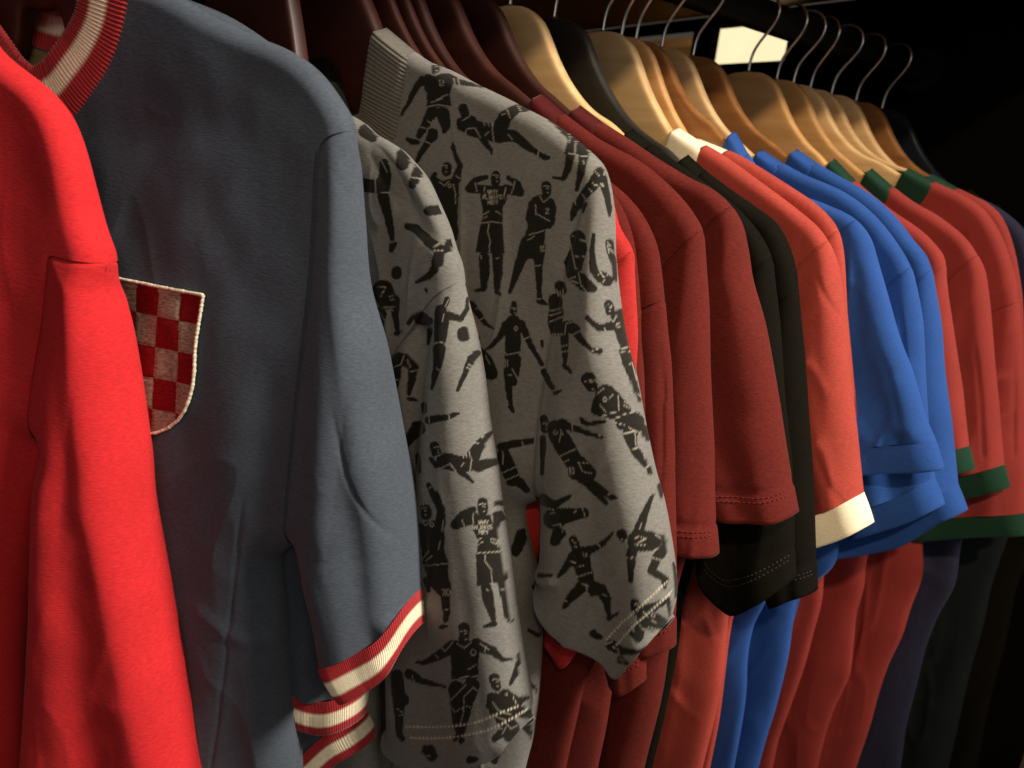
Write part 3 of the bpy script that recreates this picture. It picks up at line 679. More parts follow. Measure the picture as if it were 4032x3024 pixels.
G2F = [
 (Z4, [[(672, 300, 34), (672, 318, 30)], [(575, 390, 28), (510, 490, 22), (470, 580, 14), (437, 620, 14), (428, 655, 6)], [(770, 385, 34), (830, 405, 24), (920, 425, 18), (1020, 447, 7)],
       [(650, 620, 44), (600, 720, 34), (555, 800, 24)], [(545, 850, 18), (500, 845, 22), (470, 825, 14)], [(725, 640, 50), (745, 720, 40), (735, 770, 18)], [(630, 830, 28), (570, 920, 22), (535, 985, 15)], [(648, 780, 45), (648, 800, 45)]],
      [[(600, 355), (770, 350), (800, 420), (770, 500), (785, 590), (610, 590), (615, 500), (570, 430)]],
      text('U', 704, 400, 24, 38)+face(672, 305, 1)+[[(625, 345), (670, 362), (715, 345)], [(605, 592), (690, 576), (785, 590)], [(650, 690), (655, 720)], [(612, 690), (650, 715), (690, 725)], [(600, 745), (560, 738)], [(605, 800), (612, 750), (650, 738), (690, 752), (698, 800)], [(806, 385), (812, 430)], [(838, 388), (846, 430)], [(560, 520), (590, 440)], [(680, 540), (760, 500)], [(640, 560), (720, 530)], [(600, 840), (640, 860)]]),
 (Z4, [[(872, 600, 34), (885, 640, 36)], [(885, 715, 60), (960, 750, 62), (1050, 770, 62), (1120, 790, 62)], [(930, 690, 40), (1000, 790, 30), (1040, 860, 22), (1078, 905, 14), (1080, 935, 6)], [(1130, 760, 60), (1180, 660, 48), (1260, 605, 34), (1350, 595, 24)],
       [(1140, 800, 55), (1240, 800, 42), (1330, 870, 30), (1410, 925, 20)], [(1430, 935, 18), (1470, 960, 22), (1495, 960, 16)], [(840, 690, 16), (850, 740, 26)]], [],
      [[(915, 605), (925, 650)], [(870, 690), (920, 660)], [(890, 790), (900, 750), (960, 745), (1000, 820)], [(1095, 700), (1085, 760), (1095, 840)], [(1020, 700), (1030, 730)], [(1050, 695), (1060, 730)], [(1075, 690), (1082, 725)], [(1150, 650), (1180, 640)], [(1190, 610), (1215, 670)], [(1030, 800), (1060, 770)], [(1200, 790), (1230, 830)], [(1270, 585), (1290, 620)], [(1420, 905), (1415, 950)]]),
 (Z4, [[(1655, 930, 34), (1625, 1060, 26), (1605, 1105, 20)], [(1600, 1115, 18), (1520, 1102, 7)], [(1750, 930, 36), (1725, 1080, 28), (1698, 1190, 15)]],
      [[(1500, 690), (1650, 780), (1790, 890), (1765, 950), (1690, 930), (1610, 930), (1640, 830)]], [[(1690, 830), (1685, 930)], [(1640, 930), (1680, 935)], [(1730, 950), (1775, 950)], [(1745, 980), (1750, 1010)], [(1655, 780), (1640, 850)]]),
 (Z4, [[(755, 1025, 36), (752, 1060, 36)], [(825, 1110, 34), (850, 1020, 22), (820, 950, 16), (800, 885, 18), (798, 850, 5)], [(690, 1150, 36), (655, 1110, 24), (670, 1080, 16)], [(770, 1400, 60), (795, 1480, 45), (808, 1540, 28)]],
      [[(660, 1150), (740, 1125), (840, 1105), (835, 1300), (825, 1440), (730, 1440), (690, 1260)]],
      face(740, 1040, 1)+text('O', 765, 1150, 18, 28)+[[(700, 1135), (735, 1165), (770, 1130)], [(820, 1090), (850, 1110)], [(800, 1150), (815, 1210)], [(820, 1220), (815, 1290)]]),
 (Z4, [[(1110, 1090, 32), (1108, 1140, 34)], [(1020, 1190, 34), (920, 1185, 32), (960, 1125, 24), (1040, 1103, 18)], [(1185, 1190, 36), (1290, 1215, 30), (1270, 1150, 24), (1200, 1105, 16)]],
      [[(1005, 1165), (1195, 1165), (1190, 1260), (1155, 1330), (1160, 1425), (1010, 1425), (1020, 1330), (1000, 1240)], [(1005, 1425), (1155, 1425), (1168, 1655), (965, 1645)]],
      face(1108, 1110, 1)+why(1090, 1195, 1.0)+[[(1000, 1435), (1080, 1425), (1160, 1435)], [(1062, 1440), (1052, 1500), (1068, 1560), (1062, 1645)], [(960, 1140), (975, 1210)], [(1250, 1130), (1225, 1220)], [(1020, 1370), (1060, 1350)], [(1020, 1400), (1050, 1385)], [(1110, 1345), (1150, 1370)], [(1030, 1175), (1025, 1250)], [(1180, 1175), (1170, 1260)]]),
 (Z4b, [[(922, 20, 36), (925, 130, 34), (920, 215, 22)], [(915, 232, 18), (862, 240, 8)], [(1008, 10, 36), (1012, 120, 30), (1005, 220, 20)], [(1005, 245, 16), (1030, 265, 9)]], [], [[(900, 10), (905, 30)], [(1000, 30), (1020, 25)]]),
 (Z4, [[(1475, 1165, 36), (1478, 1210, 36)], [(1385, 1300, 40), (1360, 1400, 34), (1380, 1450, 30)], [(1510, 1330, 40), (1500, 1430, 36), (1420, 1390, 26), (1395, 1340, 16)]],
      [[(1375, 1250), (1440, 1230), (1530, 1265), (1548, 1320), (1510, 1470), (1340, 1490), (1355, 1330)], [(1340, 1470), (1465, 1480), (1455, 1690), (1360, 1690), (1290, 1680)]],
      face(1478, 1190, 1)+text('Z', 1470, 1330, 24, 36)+[[(1430, 1240), (1455, 1285), (1500, 1250)], [(1400, 1300), (1400, 1370)], [(1410, 1370), (1500, 1420)], [(1350, 1520), (1460, 1490)], [(1340, 1560), (1390, 1530)]]+text('IO', 1430, 1600, 14, 40)),
 (Z6, [[(130, 90, 50), (80, 220, 34), (40, 330, 22), (12, 415, 14)], [(200, 120, 46), (200, 250, 28), (205, 400, 18), (205, 450, 18)], [(205, 470, 20), (255, 495, 10)]], [], [[(175, 245), (215, 240)], [(190, 460), (215, 460)]]),
 (Z4, [[(1860, 1060, 34), (1830, 1140, 44), (1770, 1210, 36), (1720, 1270, 30)], [(1700, 1300, 34), (1672, 1370, 24), (1660, 1410, 10)], [(1885, 1120, 36), (1915, 1230, 26), (1935, 1330, 20), (1935, 1385, 10)], [(1720, 1310, 30), (1760, 1300, 16), (1742, 1350, 10)]], [],
      [[(1830, 1060), (1860, 1090)], [(1780, 1180), (1820, 1220)], [(1870, 1170), (1905, 1160)], [(1740, 1230), (1760, 1260)], [(1690, 1300), (1680, 1270)], [(1810, 1140), (1830, 1160), (1890, 1150)]]),
 (Z6, [[(455, 60, 50), (465, 130, 52), (430, 220, 62), (430, 300, 50), (510, 370, 44), (560, 390, 26)], [(560, 40, 14), (548, 150, 18), (560, 270, 30), (600, 340, 20)], [(620, 320, 40), (645, 340, 42)], [(420, 120, 18), (440, 240, 18)]], [],
      [[(420, 50), (510, 85)], [(410, 110), (440, 260), (520, 300), (570, 350)], [(440, 180), (500, 185)], [(400, 330), (440, 315)], [(480, 380), (460, 290)], [(590, 300), (610, 290), (620, 315), (650, 305)], [(620, 350), (635, 330)], [(400, 330), (480, 370), (510, 410)]]),
 (Z6, [[(665, 95, 28), (670, 150, 26), (690, 230, 20), (705, 340, 10)]], [], [[(650, 90), (670, 120)], [(660, 130), (690, 160)], [(650, 110), (660, 160)]]),
 (Z6, [[(340, 375, 36), (350, 400, 36)], [(310, 470, 46), (315, 540, 48), (310, 610, 50), (320, 650, 52)], [(330, 650, 48), (400, 640, 38), (440, 660, 34)], [(450, 690, 26), (500, 750, 20), (540, 785, 14)], [(560, 795, 20), (598, 800, 20)], [(370, 700, 28), (372, 800, 24), (372, 870, 14)], [(370, 895, 18), (400, 925, 14), (412, 938, 9)]], [],
      [[(320, 400), (330, 440)], [(340, 410), (345, 440)], [(360, 400), (360, 440)], [(270, 540), (350, 520)], [(270, 570), (350, 545)], [(270, 610), (370, 570)], [(290, 690), (370, 690), (380, 620), (440, 605)], [(350, 770), (390, 760)], [(430, 690), (465, 670)], [(550, 800), (600, 780)], [(350, 805), (390, 800)]]),
 (Z6, [[(658, 500, 32), (668, 540, 32)], [(715, 590, 48), (745, 680, 44), (765, 740, 40)], [(670, 640, 30), (600, 650, 24), (545, 610, 17), (520, 585, 20)], [(770, 800, 44), (785, 870, 40), (810, 960, 26), (840, 1060, 18), (858, 1120, 14)], [(735, 560, 36), (755, 600, 30)]], [],
      face(660, 520, .9)+text('O', 708, 612, 24, 34)+[[(660, 580), (690, 610), (710, 560)], [(735, 790), (800, 770)], [(740, 810), (800, 800)], [(790, 890), (810, 870), (840, 990)], [(630, 650), (650, 690)], [(850, 1080), (870, 1100)]]),
 (Z6, [[(525, 985, 48), (545, 1020, 44)], [(640, 1090, 72), (700, 1150, 68), (745, 1190, 58)], [(580, 1130, 30), (570, 1190, 28), (690, 1215, 30)], [(625, 1262, 16), (540, 1275, 14), (490, 1265, 18), (478, 1240, 10)], [(760, 1260, 62), (830, 1260, 62), (850, 1300, 40)], [(800, 1340, 52), (810, 1410, 32), (850, 1480, 30), (900, 1550, 16)], [(925, 1575, 22), (925, 1590, 18)], [(880, 1310, 34), (915, 1380, 12)]], [],
      face(545, 1025, .9)+text('O', 622, 1100, 22, 32)+[[(500, 1000), (560, 985), (590, 1010)], [(580, 1080), (630, 1040)], [(600, 1150), (640, 1200)], [(720, 1090), (725, 1190), (600, 1230)], [(760, 1130), (790, 1150)], [(750, 1150), (790, 1170)], [(700, 1270), (760, 1280)], [(790, 1300), (870, 1340)], [(750, 1345), (830, 1320), (835, 1420)], [(700, 1240), (770, 1210)], [(780, 1215), (830, 1190)], [(805, 1440), (850, 1430)], [(900, 1560), (930, 1545)], [(660, 1110), (690, 1080)]]),
 (Z6, [[(235, 1240, 26), (245, 1310, 30)], [(310, 1310, 58), (340, 1370, 64), (380, 1440, 66), (420, 1500, 60)], [(350, 1275, 34), (425, 1305, 24), (530, 1340, 16), (610, 1362, 12)], [(430, 1520, 62), (510, 1580, 54), (540, 1600, 40)], [(440, 1590, 52), (520, 1650, 36), (590, 1740, 22), (640, 1790, 14)], [(230, 1370, 22), (228, 1480, 18), (222, 1600, 12)]], [],
      face(245, 1290, .8)+text('O', 298, 1315, 24, 32)+text('IO', 395, 1560, 16, 46)+[[(415, 1270), (420, 1330)], [(310, 1500), (440, 1440)], [(330, 1540), (400, 1510)], [(460, 1530), (530, 1530)], [(460, 1530), (490, 1590), (560, 1600)], [(340, 1310), (360, 1350)], [(590, 1350), (630, 1360)], [(345, 1340), (335, 1390)]]),
 (Z4b, [[(1118, 325, 20), (1115, 375, 24)], [(1110, 450, 52), (1112, 540, 52), (1110, 620, 52)], [(1065, 460, 28), (1020, 550, 20), (965, 605, 15), (935, 620, 9)], [(1165, 460, 30), (1205, 550, 22), (1250, 640, 17), (1300, 720, 15)], [(1108, 690, 56), (1085, 760, 34), (1080, 870, 24), (1095, 980, 15)], [(1095, 1000, 20), (1115, 1030, 10)], [(1130, 730, 34), (1118, 840, 22)]], [],
      face(1116, 370, .7)+text('O', 1122, 470, 16, 30)+[[(1065, 660), (1160, 640)], [(1060, 690), (1060, 740)], [(1075, 690), (1075, 735)], [(1105, 750), (1150, 830)], [(1080, 790), (1105, 790)], [(1180, 560), (1215, 540)]]),
 (Z6, [[(235, 935, 22), (270, 1010, 20), (300, 1060, 14)], [(310, 1072, 16), (355, 1052, 6)], [(222, 740, 12), (225, 770, 8)]], [], [[(290, 1062), (320, 1052)]]),
 (Z8, [[(500, 100, 34), (560, 130, 26), (640, 90, 14), (660, 75, 8)], [(560, 210, 62), (650, 190, 42), (740, 178, 28)], [(590, 300, 42), (570, 340, 30)], [(480, 540, 14), (545, 540, 10)]], [], [[(530, 150), (560, 160)], [(540, 180), (570, 175)], [(560, 250), (600, 240), (610, 290)], [(680, 180), (690, 160)], [(730, 155), (745, 200)]]),
 (Z8, [[(675, 335, 28), (688, 375, 28)], [(715, 430, 60), (735, 500, 50), (750, 560, 46)], [(760, 395, 26), (830, 370, 18), (880, 320, 12), (905, 290, 8)], [(670, 440, 32), (625, 500, 20), (590, 545, 12)], [(795, 612, 43), (795, 618, 43)], [(740, 590, 40), (660, 670, 26), (625, 720, 16)], [(830, 620, 36), (868, 680, 28), (880, 760, 16)], [(880, 790, 14), (935, 760, 6)]], [],
      face(680, 355, .85)+text('O', 732, 405, 20, 26)+[[(690, 550), (790, 520)], [(755, 580), (750, 640)], [(720, 590), (760, 600)], [(840, 650), (870, 660)], [(700, 490), (740, 480)], [(820, 360), (840, 390)], [(650, 450), (690, 470)], [(610, 680), (640, 690)]]),
 (Z8, [[(955, 300, 30), (965, 318, 28)], [(1050, 340, 62), (1120, 340, 58), (1175, 345, 46)], [(1050, 290, 32), (1090, 180, 22), (1125, 95, 13), (1138, 70, 8)], [(1015, 400, 32), (1010, 490, 22), (1008, 570, 14)], [(1190, 400, 32), (1160, 440, 28), (1130, 515, 24), (1180, 545, 22), (1205, 560, 22), (1205, 610, 12)]], [],
      text('Z', 1030, 315, 66, 48)+[[(945, 330), (985, 335)], [(1150, 300), (1190, 330)], [(1140, 400), (1190, 360)], [(1110, 430), (1180, 450)], [(1060, 270), (1070, 240)], [(985, 440), (1035, 435)], [(1190, 300), (1200, 360)]]),
 (Z8, [[(1035, 705, 30), (1045, 740, 32)], [(1095, 790, 52), (1150, 810, 52), (1190, 820, 40)], [(1110, 740, 34), (1170, 710, 22), (1225, 680, 12)], [(1060, 850, 32), (1060, 900, 22)], [(1230, 700, 14), (1235, 770, 10)]], [],
      face(1045, 725, .8)+text('O', 1130, 760, 18, 24)+text('V', 1175, 730, 30, 40)+[[(1080, 750), (1110, 780)], [(1130, 800), (1160, 815)], [(1060, 830), (1090, 860)], [(1110, 840), (1180, 860)]]),
 (Z8, [[(895, 945, 32), (960, 980, 26), (1060, 985, 14), (1090, 960, 8)], [(795, 880, 26), (830, 900, 16)], [(950, 1030, 24), (985, 1050, 14)], [(1000, 860, 14), (1050, 915, 18)]], [], [[(860, 940), (900, 925)], [(930, 960), (940, 990)], [(940, 1020), (970, 1040)]]),
 (Z8, [[(770, 0, 30), (850, 50, 22), (890, 80, 16)], [(900, 85, 18), (925, 90, 10)]], [], [[(870, 75), (895, 60)]]),
 (Z8, [[(1180, 20, 18), (1185, 80, 10)], [(1255, 470, 10), (1275, 580, 14), (1275, 660, 12)]], [], []),
]
G2BODY = [
 (Z4b, [[(840, 330, 26), (890, 400, 22), (930, 455, 14), (985, 490, 6)], [(890, 640, 34), (930, 700, 46), (970, 780, 44)], [(880, 550, 20), (875, 590, 16)]], [], [[(870, 360), (885, 345)], [(900, 430), (930, 410)], [(930, 660), (960, 720)], [(905, 670), (915, 690)]]),
 (Z4b, [[(1030, 1260, 26), (1120, 1240, 26), (1240, 1220, 20), (1330, 1225, 14)], [(1050, 1320, 46), (1080, 1400, 54), (1110, 1470, 50)], [(1150, 1490, 34), (1200, 1540, 22)]], [], text('I', 1030, 1290, 30, 80)+[[(1040, 1430), (1130, 1390)], [(1060, 1480), (1150, 1440)], [(1100, 1280), (1120, 1330)], [(1170, 1225), (1180, 1260)]]),
  (Z5, [[(930, 560, 14), (985, 600, 16), (1000, 620, 10)], [(900, 820, 10), (950, 850, 14), (1000, 845, 10)], [(905, 1150, 14), (960, 1190, 12), (985, 1210, 8)], [(880, 1400, 30), (920, 1460, 18), (935, 1500, 10)], [(860, 240, 40), (820, 340, 34)], [(700, 1560, 30), (690, 1620, 20)]], [], []),
]
G1F = [
 (Z5, [[(272, 80, 34), (275, 115, 34)], [(335, -10, 16), (368, 90, 24), (360, 170, 34)], [(355, 490, 62), (385, 570, 42)], [(390, 610, 30), (400, 700, 24), (395, 760, 16)], [(395, 790, 14), (362, 805, 10)], [(280, 520, 26), (290, 580, 12)]],
      [[(210, 180), (270, 165), (370, 150), (385, 260), (380, 330), (410, 410), (255, 420), (250, 330)], [(260, 430), (405, 420), (415, 600), (360, 610), (310, 560)]],
      face(262, 100, .9)+text('O', 300, 165, 20, 30)+[[(235, 60), (290, 50), (310, 80)], [(240, 150), (270, 185), (300, 160)], [(255, 425), (330, 425), (405, 412)], [(250, 390), (290, 340)], [(270, 400), (310, 370)], [(360, 280), (350, 330)], [(380, 150), (370, 220)], [(375, 570), (395, 610)], [(385, 700), (415, 690)], [(380, 780), (405, 785)]]+text('VO', 368, 570, 22, 40)),
 (Z5, [[(618, 45, 30), (618, 95, 32)], [(570, 140, 34), (450, 180, 30), (500, 120, 26), (560, 88, 20)], [(710, 130, 36), (760, 115, 28)], [(700, 48, 16), (760, 50, 16)], [(640, 560, 34), (655, 650, 34), (682, 750, 18)], [(690, 780, 18), (625, 800, 8)], [(735, 530, 28), (755, 640, 24), (768, 740, 16)], [(775, 765, 12), (805, 762, 8)]],
      [[(550, 130), (620, 120), (720, 125), (715, 230), (700, 280), (720, 350), (585, 355), (590, 270), (560, 210)], [(580, 352), (722, 345), (768, 512), (585, 552)]],
      face(618, 75, .95)+why(625, 155, .78)+[[(560, 110), (560, 200)], [(675, 125), (690, 200)], [(580, 352), (650, 348), (720, 342)], [(635, 360), (632, 400), (670, 450), (680, 535)], [(495, 150), (505, 190)], [(590, 300), (620, 285)], [(590, 275), (610, 260)], [(670, 280), (705, 300)], [(665, 265), (700, 270)], [(740, 90), (760, 130)], [(725, 575), (765, 570)], [(640, 570), (655, 580)]]),
 (Z5, [[(505, 805, 36), (505, 870, 32)], [(440, 920, 42), (340, 980, 28), (260, 1020, 16), (215, 1018, 7)], [(580, 910, 42), (680, 950, 30), (740, 1000, 16), (795, 995, 6)], [(460, 1180, 52), (455, 1260, 36), (460, 1370, 28), (470, 1440, 16)], [(550, 1160, 50), (520, 1270, 40), (500, 1380, 30), (490, 1450, 16)], [(490, 1490, 20), (485, 1495, 16)], [(460, 1470, 18), (450, 1490, 12)]],
      [[(415, 900), (500, 885), (605, 895), (590, 1000), (590, 1110), (430, 1115), (430, 1000)]],
      face(505, 850, 1.1)+[[(545, 960), (555, 975), (572, 970), (578, 955), (570, 942), (553, 940), (545, 960)], [(460, 900), (505, 930), (550, 895)], [(360, 920), (390, 950), (440, 890)], [(640, 920), (630, 950)], [(600, 900), (660, 940)], [(440, 1110), (590, 1100)], [(420, 1250), (500, 1170), (520, 1150)], [(500, 1230), (560, 1170), (590, 1190)], [(430, 1290), (450, 1320), (480, 1300)], [(490, 1300), (510, 1280), (545, 1290)], [(505, 1240), (500, 1330), (480, 1400)], [(330, 970), (350, 990)], [(530, 1060), (580, 1030)]]),
 (Z5, [[(690, 1115, 34), (700, 1160, 30)], [(700, 1240, 50), (740, 1270, 50), (700, 1310, 44)], [(760, 1215, 36), (830, 1250, 24), (890, 1230, 12)], [(740, 1350, 50), (800, 1420, 46), (780, 1470, 36)], [(860, 1320, 36), (900, 1330, 30)], [(730, 1450, 28), (690, 1485, 20)]], [[(650, 1210), (770, 1190), (860, 1260), (780, 1400), (700, 1340), (640, 1290)]],
      face(700, 1140, .9)+[[(755, 1208), (768, 1214), (762, 1200)], [(680, 1195), (720, 1200)], [(680, 1260), (715, 1310), (790, 1335)], [(800, 1220), (830, 1280)], [(740, 1360), (790, 1420), (830, 1400)], [(760, 1410), (740, 1450)], [(690, 1340), (760, 1370)]]),
 (Z5, [[(95, 1100, 40), (110, 1220, 44), (110, 1330, 30), (110, 1450, 20), (130, 1480, 18)], [(140, 1235, 28), (140, 1250, 30)], [(170, 1085, 30), (250, 1130, 20), (330, 1150, 12), (395, 1165, 6)]], [], [[(190, 1100), (200, 1130)], [(100, 1300), (130, 1320)], [(110, 1340), (150, 1330)]]),
 (Z5, [[(295, 1555, 38), (310, 1585, 34)], [(270, 1535, 20), (265, 1555, 16)], [(840, 950, 8), (838, 1010, 14), (815, 1090, 18), (785, 1150, 10)], [(540, 1610, 24), (580, 1605, 14)]], [], [[(280, 1580), (300, 1590)]]),
 (Z4b, [[(350, 115, 34), (352, 135, 34)], [(260, 240, 70), (290, 300, 64)], [(340, 300, 34), (342, 400, 24), (355, 490, 14), (362, 535, 7)], [(235, 400, 54), (240, 470, 30)], [(385, 505, 6), (350, 520, 16)]], [], text('V', 225, 215, 56, 60)+[[(310, 180), (350, 200)], [(300, 280), (330, 270)], [(310, 300), (335, 295)], [(260, 350), (340, 345)], [(220, 350), (270, 430)], [(310, 360), (330, 370)]]),
 (Z4b, [[(615, 35, 44), (617, 50, 44)], [(600, 110, 26), (530, 160, 20), (480, 185, 10)], [(540, 230, 12), (550, 250, 6)], [(790, 100, 20), (800, 140, 14)]], [], []),
 (Z4b, [[(680, 300, 22), (670, 330, 20)], [(640, 370, 40), (645, 460, 50), (635, 560, 40)], [(690, 400, 28), (770, 425, 20), (810, 360, 16), (815, 290, 8)], [(788, 515, 42), (790, 535, 42)], [(630, 620, 42), (620, 720, 30), (600, 800, 22), (580, 880, 8)], [(570, 500, 20), (555, 590, 10)]], [], [[(660, 390), (650, 440)], [(600, 580), (660, 575)], [(690, 300), (670, 340)], [(610, 745), (640, 770)]]),
 (Z4b, [[(880, 650, 24), (840, 685, 30), (815, 740, 22), (775, 830, 16), (750, 890, 13)]], [], [[(820, 720), (845, 735)], [(810, 740), (835, 755)]]),
 (Z4b, [[(370, 690, 50), (330, 730, 34)], [(350, 740, 34), (355, 800, 26), (330, 900, 20)], [(400, 690, 40), (460, 740, 34), (450, 820, 26), (430, 910, 18)], [(430, 945, 14), (480, 955, 8)], [(470, 400, 12), (430, 450, 18)], [(510, 420, 46), (560, 440, 30)]], [], [[(330, 740), (380, 720), (400, 660)], [(440, 770), (480, 760)], [(345, 820), (370, 820)], [(420, 690), (440, 740)]]),
 (Z4b, [[(560, 1085, 26), (670, 1068, 20), (755, 1042, 12)], [(490, 1140, 50), (440, 1200, 34), (410, 1260, 20)], [(530, 990, 22), (530, 1030, 16)], [(490, 1320, 18), (500, 1420, 12)]], [], [[(690, 1050), (700, 1090)], [(560, 1060), (565, 1100)]]),
 (Z4b, [[(600, 1260, 34), (612, 1295, 34)], [(660, 1350, 52), (740, 1370, 54), (820, 1370, 52)], [(710, 1340, 34), (770, 1420, 24), (845, 1485, 12)], [(840, 1340, 50), (890, 1250, 36), (930, 1200, 24), (970, 1165, 14)], [(880, 1385, 40), (1000, 1355, 22)], [(575, 1340, 14), (610, 1380, 20)]], [],
      face(615, 1280, .8)+[[(640, 1400), (700, 1370), (740, 1420)], [(825, 1290), (840, 1350), (830, 1420)], [(860, 1230), (890, 1240)], [(905, 1190), (950, 1240)], [(780, 1300), (790, 1330)], [(800, 1295), (810, 1325)], [(770, 1390), (790, 1365)], [(945, 1340), (960, 1390)], [(590, 1330), (640, 1310)]]),
 (Z4b, [[(560, 1510, 18), (600, 1590, 22), (640, 1670, 26)]], [], [[(560, 1530), (580, 1520)]]),
 (Z3, [[(150, 690, 50), (190, 730, 34)], [(400, 850, 50), (390, 900, 46)], [(500, 940, 40), (470, 1000, 34), (455, 1040, 26)], [(560, 1210, 34), (650, 1200, 34)], [(420, 1310, 22), (480, 1330, 30), (560, 1410, 34), (640, 1470, 36)], [(700, 1420, 34), (680, 1460, 28)],
       [(270, 900, 30), (275, 980, 46), (265, 1070, 44)], [(265, 1120, 40), (290, 1230, 30), (310, 1320, 24), (322, 1390, 18)], [(330, 1425, 24), (315, 1470, 18)], [(120, 1045, 44), (220, 1050, 46)], [(615, 1515, 45), (615, 1530, 45)], [(600, 1590, 30), (560, 1640, 20)]], [],
      [[(250, 880), (290, 960)], [(300, 900), (340, 950)], [(210, 1000), (215, 1090)], [(250, 1090), (300, 1090)], [(580, 1450), (640, 1420)], [(430, 930), (470, 880)], [(620, 1180), (630, 1230)], [(440, 990), (500, 1000)], [(300, 1420), (340, 1410)], [(575, 1530), (590, 1470), (650, 1470)]]),
]
def make_paint(figs_by_part, stitches=()):
    """the traced players, printed on the cloth: every point of the finished cloth asks the tracing for its ink"""
    prep = {}
    for part, figs in figs_by_part.items():
        L = []
        for (ox, oy, sc), limbs, blobs, lines in figs:
            T_ = lambda l: np.array([(ox+p[0]*sc, oy+p[1]*sc) for p in l])
            L.append(([(T_(l), np.array([q[2]*sc for q in l])) for l in limbs], [T_(bl) for bl in blobs], [T_(ln) for ln in lines]))
        prep[part] = L
    st = [sample(crspline(P), np.linspace(0, 1, 60)) for P in stitches]
    def paint(Q, part='body'):
        n = len(Q); ink = np.zeros(n); pale = np.zeros(n)
        for limbs, blobs, lines in prep.get(part, []):
            allp = np.vstack([l[0] for l in limbs]+blobs); lo = allp.min(0)-50; hi = allp.max(0)+50
            idx = np.where((Q[:, 0] > lo[0]) & (Q[:, 0] < hi[0]) & (Q[:, 1] > lo[1]) & (Q[:, 1] < hi[1]))[0]
            if not len(idx): continue
            q = Q[idx]; sd = np.full(len(idx), 999.0)
            for P, r in limbs:
                for a, b, ra, rb in zip(P[:-1], P[1:], r[:-1], r[1:]):
                    d = b-a; t = np.clip(((q-a)@d)/(d@d+1e-9), 0, 1)
                    sd = np.minimum(sd, np.linalg.norm(q-a-t[:, None]*d, axis=1)-(ra+(rb-ra)*t))
            for P in blobs:
                ins = np.zeros(len(q), bool); m = len(P)
                for i in range(m):
                    a, b = P[i], P[(i+1) % m]
                    c = ((a[1] > q[:, 1]) != (b[1] > q[:, 1])) & (q[:, 0] < (b[0]-a[0])*(q[:, 1]-a[1])/(b[1]-a[1]+1e-12)+a[0]); ins ^= c
                dd = polydist(q, np.vstack([P, P[:1]])); sd = np.minimum(sd, np.where(ins, -dd, dd)-2)
            sd = sd+4.0*vnoise(q[:, 0]*.06, q[:, 1]*.06, 3)
            k = sstep(1.4, -1.4, sd); ink[idx] = np.maximum(ink[idx], k)
            for P in lines:
                d = polydist(q, P); pale[idx] = np.maximum(pale[idx], .85*sstep(3.1, .7, d)*(k > .4))
        c = GREY[None]*(1-ink[:, None])+INK[None]*ink[:, None]
        c = c*(1-pale[:, None])+PALE[None]*pale[:, None]
        if part == 'sleeve':
            for PP in st:
                d = polydist(Q, PP); t = (Q-PP[0])@(PP[-1]-PP[0])/np.linalg.norm(PP[-1]-PP[0])
                k = sstep(6.0, 2.2, d)*sstep(.2, .55, .5+.5*np.cos(t*2*np.pi/15.))
                c = c*(1-k[:, None])+np.array((.52, .46, .35))*k[:, None]
        return c
    return paint
NONEPAINT = lambda u, w, part='body': np.tile(GREY, (len(u), 1))

# ------------------------------------------------------------------ the place
FL = box('floor', (-6, -7, -.05), (7, 5, 0), M['floorwood'], bevel=0); tag(FL, 'oak floor boards', None, kind='structure')
# rail
prof = []
for k in range(20):
    a = 2*math.pi*k/20; prof.append((0.0105*math.copysign(abs(math.cos(a))**.7, math.cos(a)), 0.014*math.copysign(abs(math.sin(a))**.7, math.sin(a))))
X0, X1 = -1.6, 0.318; ZC = RAIL_Z+0.0685-0.0165
V = [(x, p[0], ZC+p[1]) for x in (X0, X1) for p in prof]; F = [(j, (j+1) % 20, 20+(j+1) % 20, 20+j) for j in range(20)]+[tuple(range(20))[::-1], tuple(range(20, 40))]
rail_root = empty('hanging_rail', (X1, 0, ZC)); tag(rail_root, 'black oval clothes rail carrying all the hangers', 'rail')
rl = pyobj('bar', [(a-X1, b, c-ZC) for a, b, c in V], F, M['railblack'], rail_root, smooth=False)
for p in rl.data.polygons: p.use_smooth = len(p.vertices) == 4
V, F = tube([(-.012, 0, 0), (-.001, 0, 0)], .024, 28); pyobj('end_flange', V, F, M['railblack'], rail_root, smooth=False)
box('shelf', (-2.2, -.26, RAIL_Z+.145), (.32, .90, RAIL_Z+.17), M['shelfwood'])
bpy.data.objects['shelf'].name = 'top_shelf'; tag(bpy.data.objects['top_shelf'], 'brown wooden shelf board above the clothes rail', 'shelf')
ew = empty('end_wall', (.32, 0, 0)); tag(ew, 'near black end wall with a small lit opening under the shelf', 'wall')
def ewb(name, y0, y1, z0, z1, mat='darkboard', x0=0.0, x1=.018): return box(name, (x0, y0, z0), (x1, y1, z1), M[mat], ew, .0008)
ewb('wall_panel', -.30, .207, .0005, 1.744); ewb('wall_panel', .207, .90, .0005, 1.675)
ewb('header', .207, .90, 1.729, 1.744); ewb('post', .346, .385, 1.675, 1.729); ewb('post', .525, .90, 1.675, 1.729)
lp = box('lightbox', (.352, .15, 1.62), (.362, .40, 1.738), M['glow'], None, .001); tag(lp, 'cream backlit panel glowing behind the end wall opening', 'light panel')
wp = box('wood_panel', (.40, .41, 1.60), (.415, .70, 1.738), M['honeywood'], None, .001); tag(wp, 'blurred wood panel seen through the end wall opening', 'panel')
bb = box('back_board', (-2.2, .90, .0005), (.32, .915, 1.90), M['darkboard'], None, .001); tag(bb, 'black back board behind the hanging clothes', 'board')
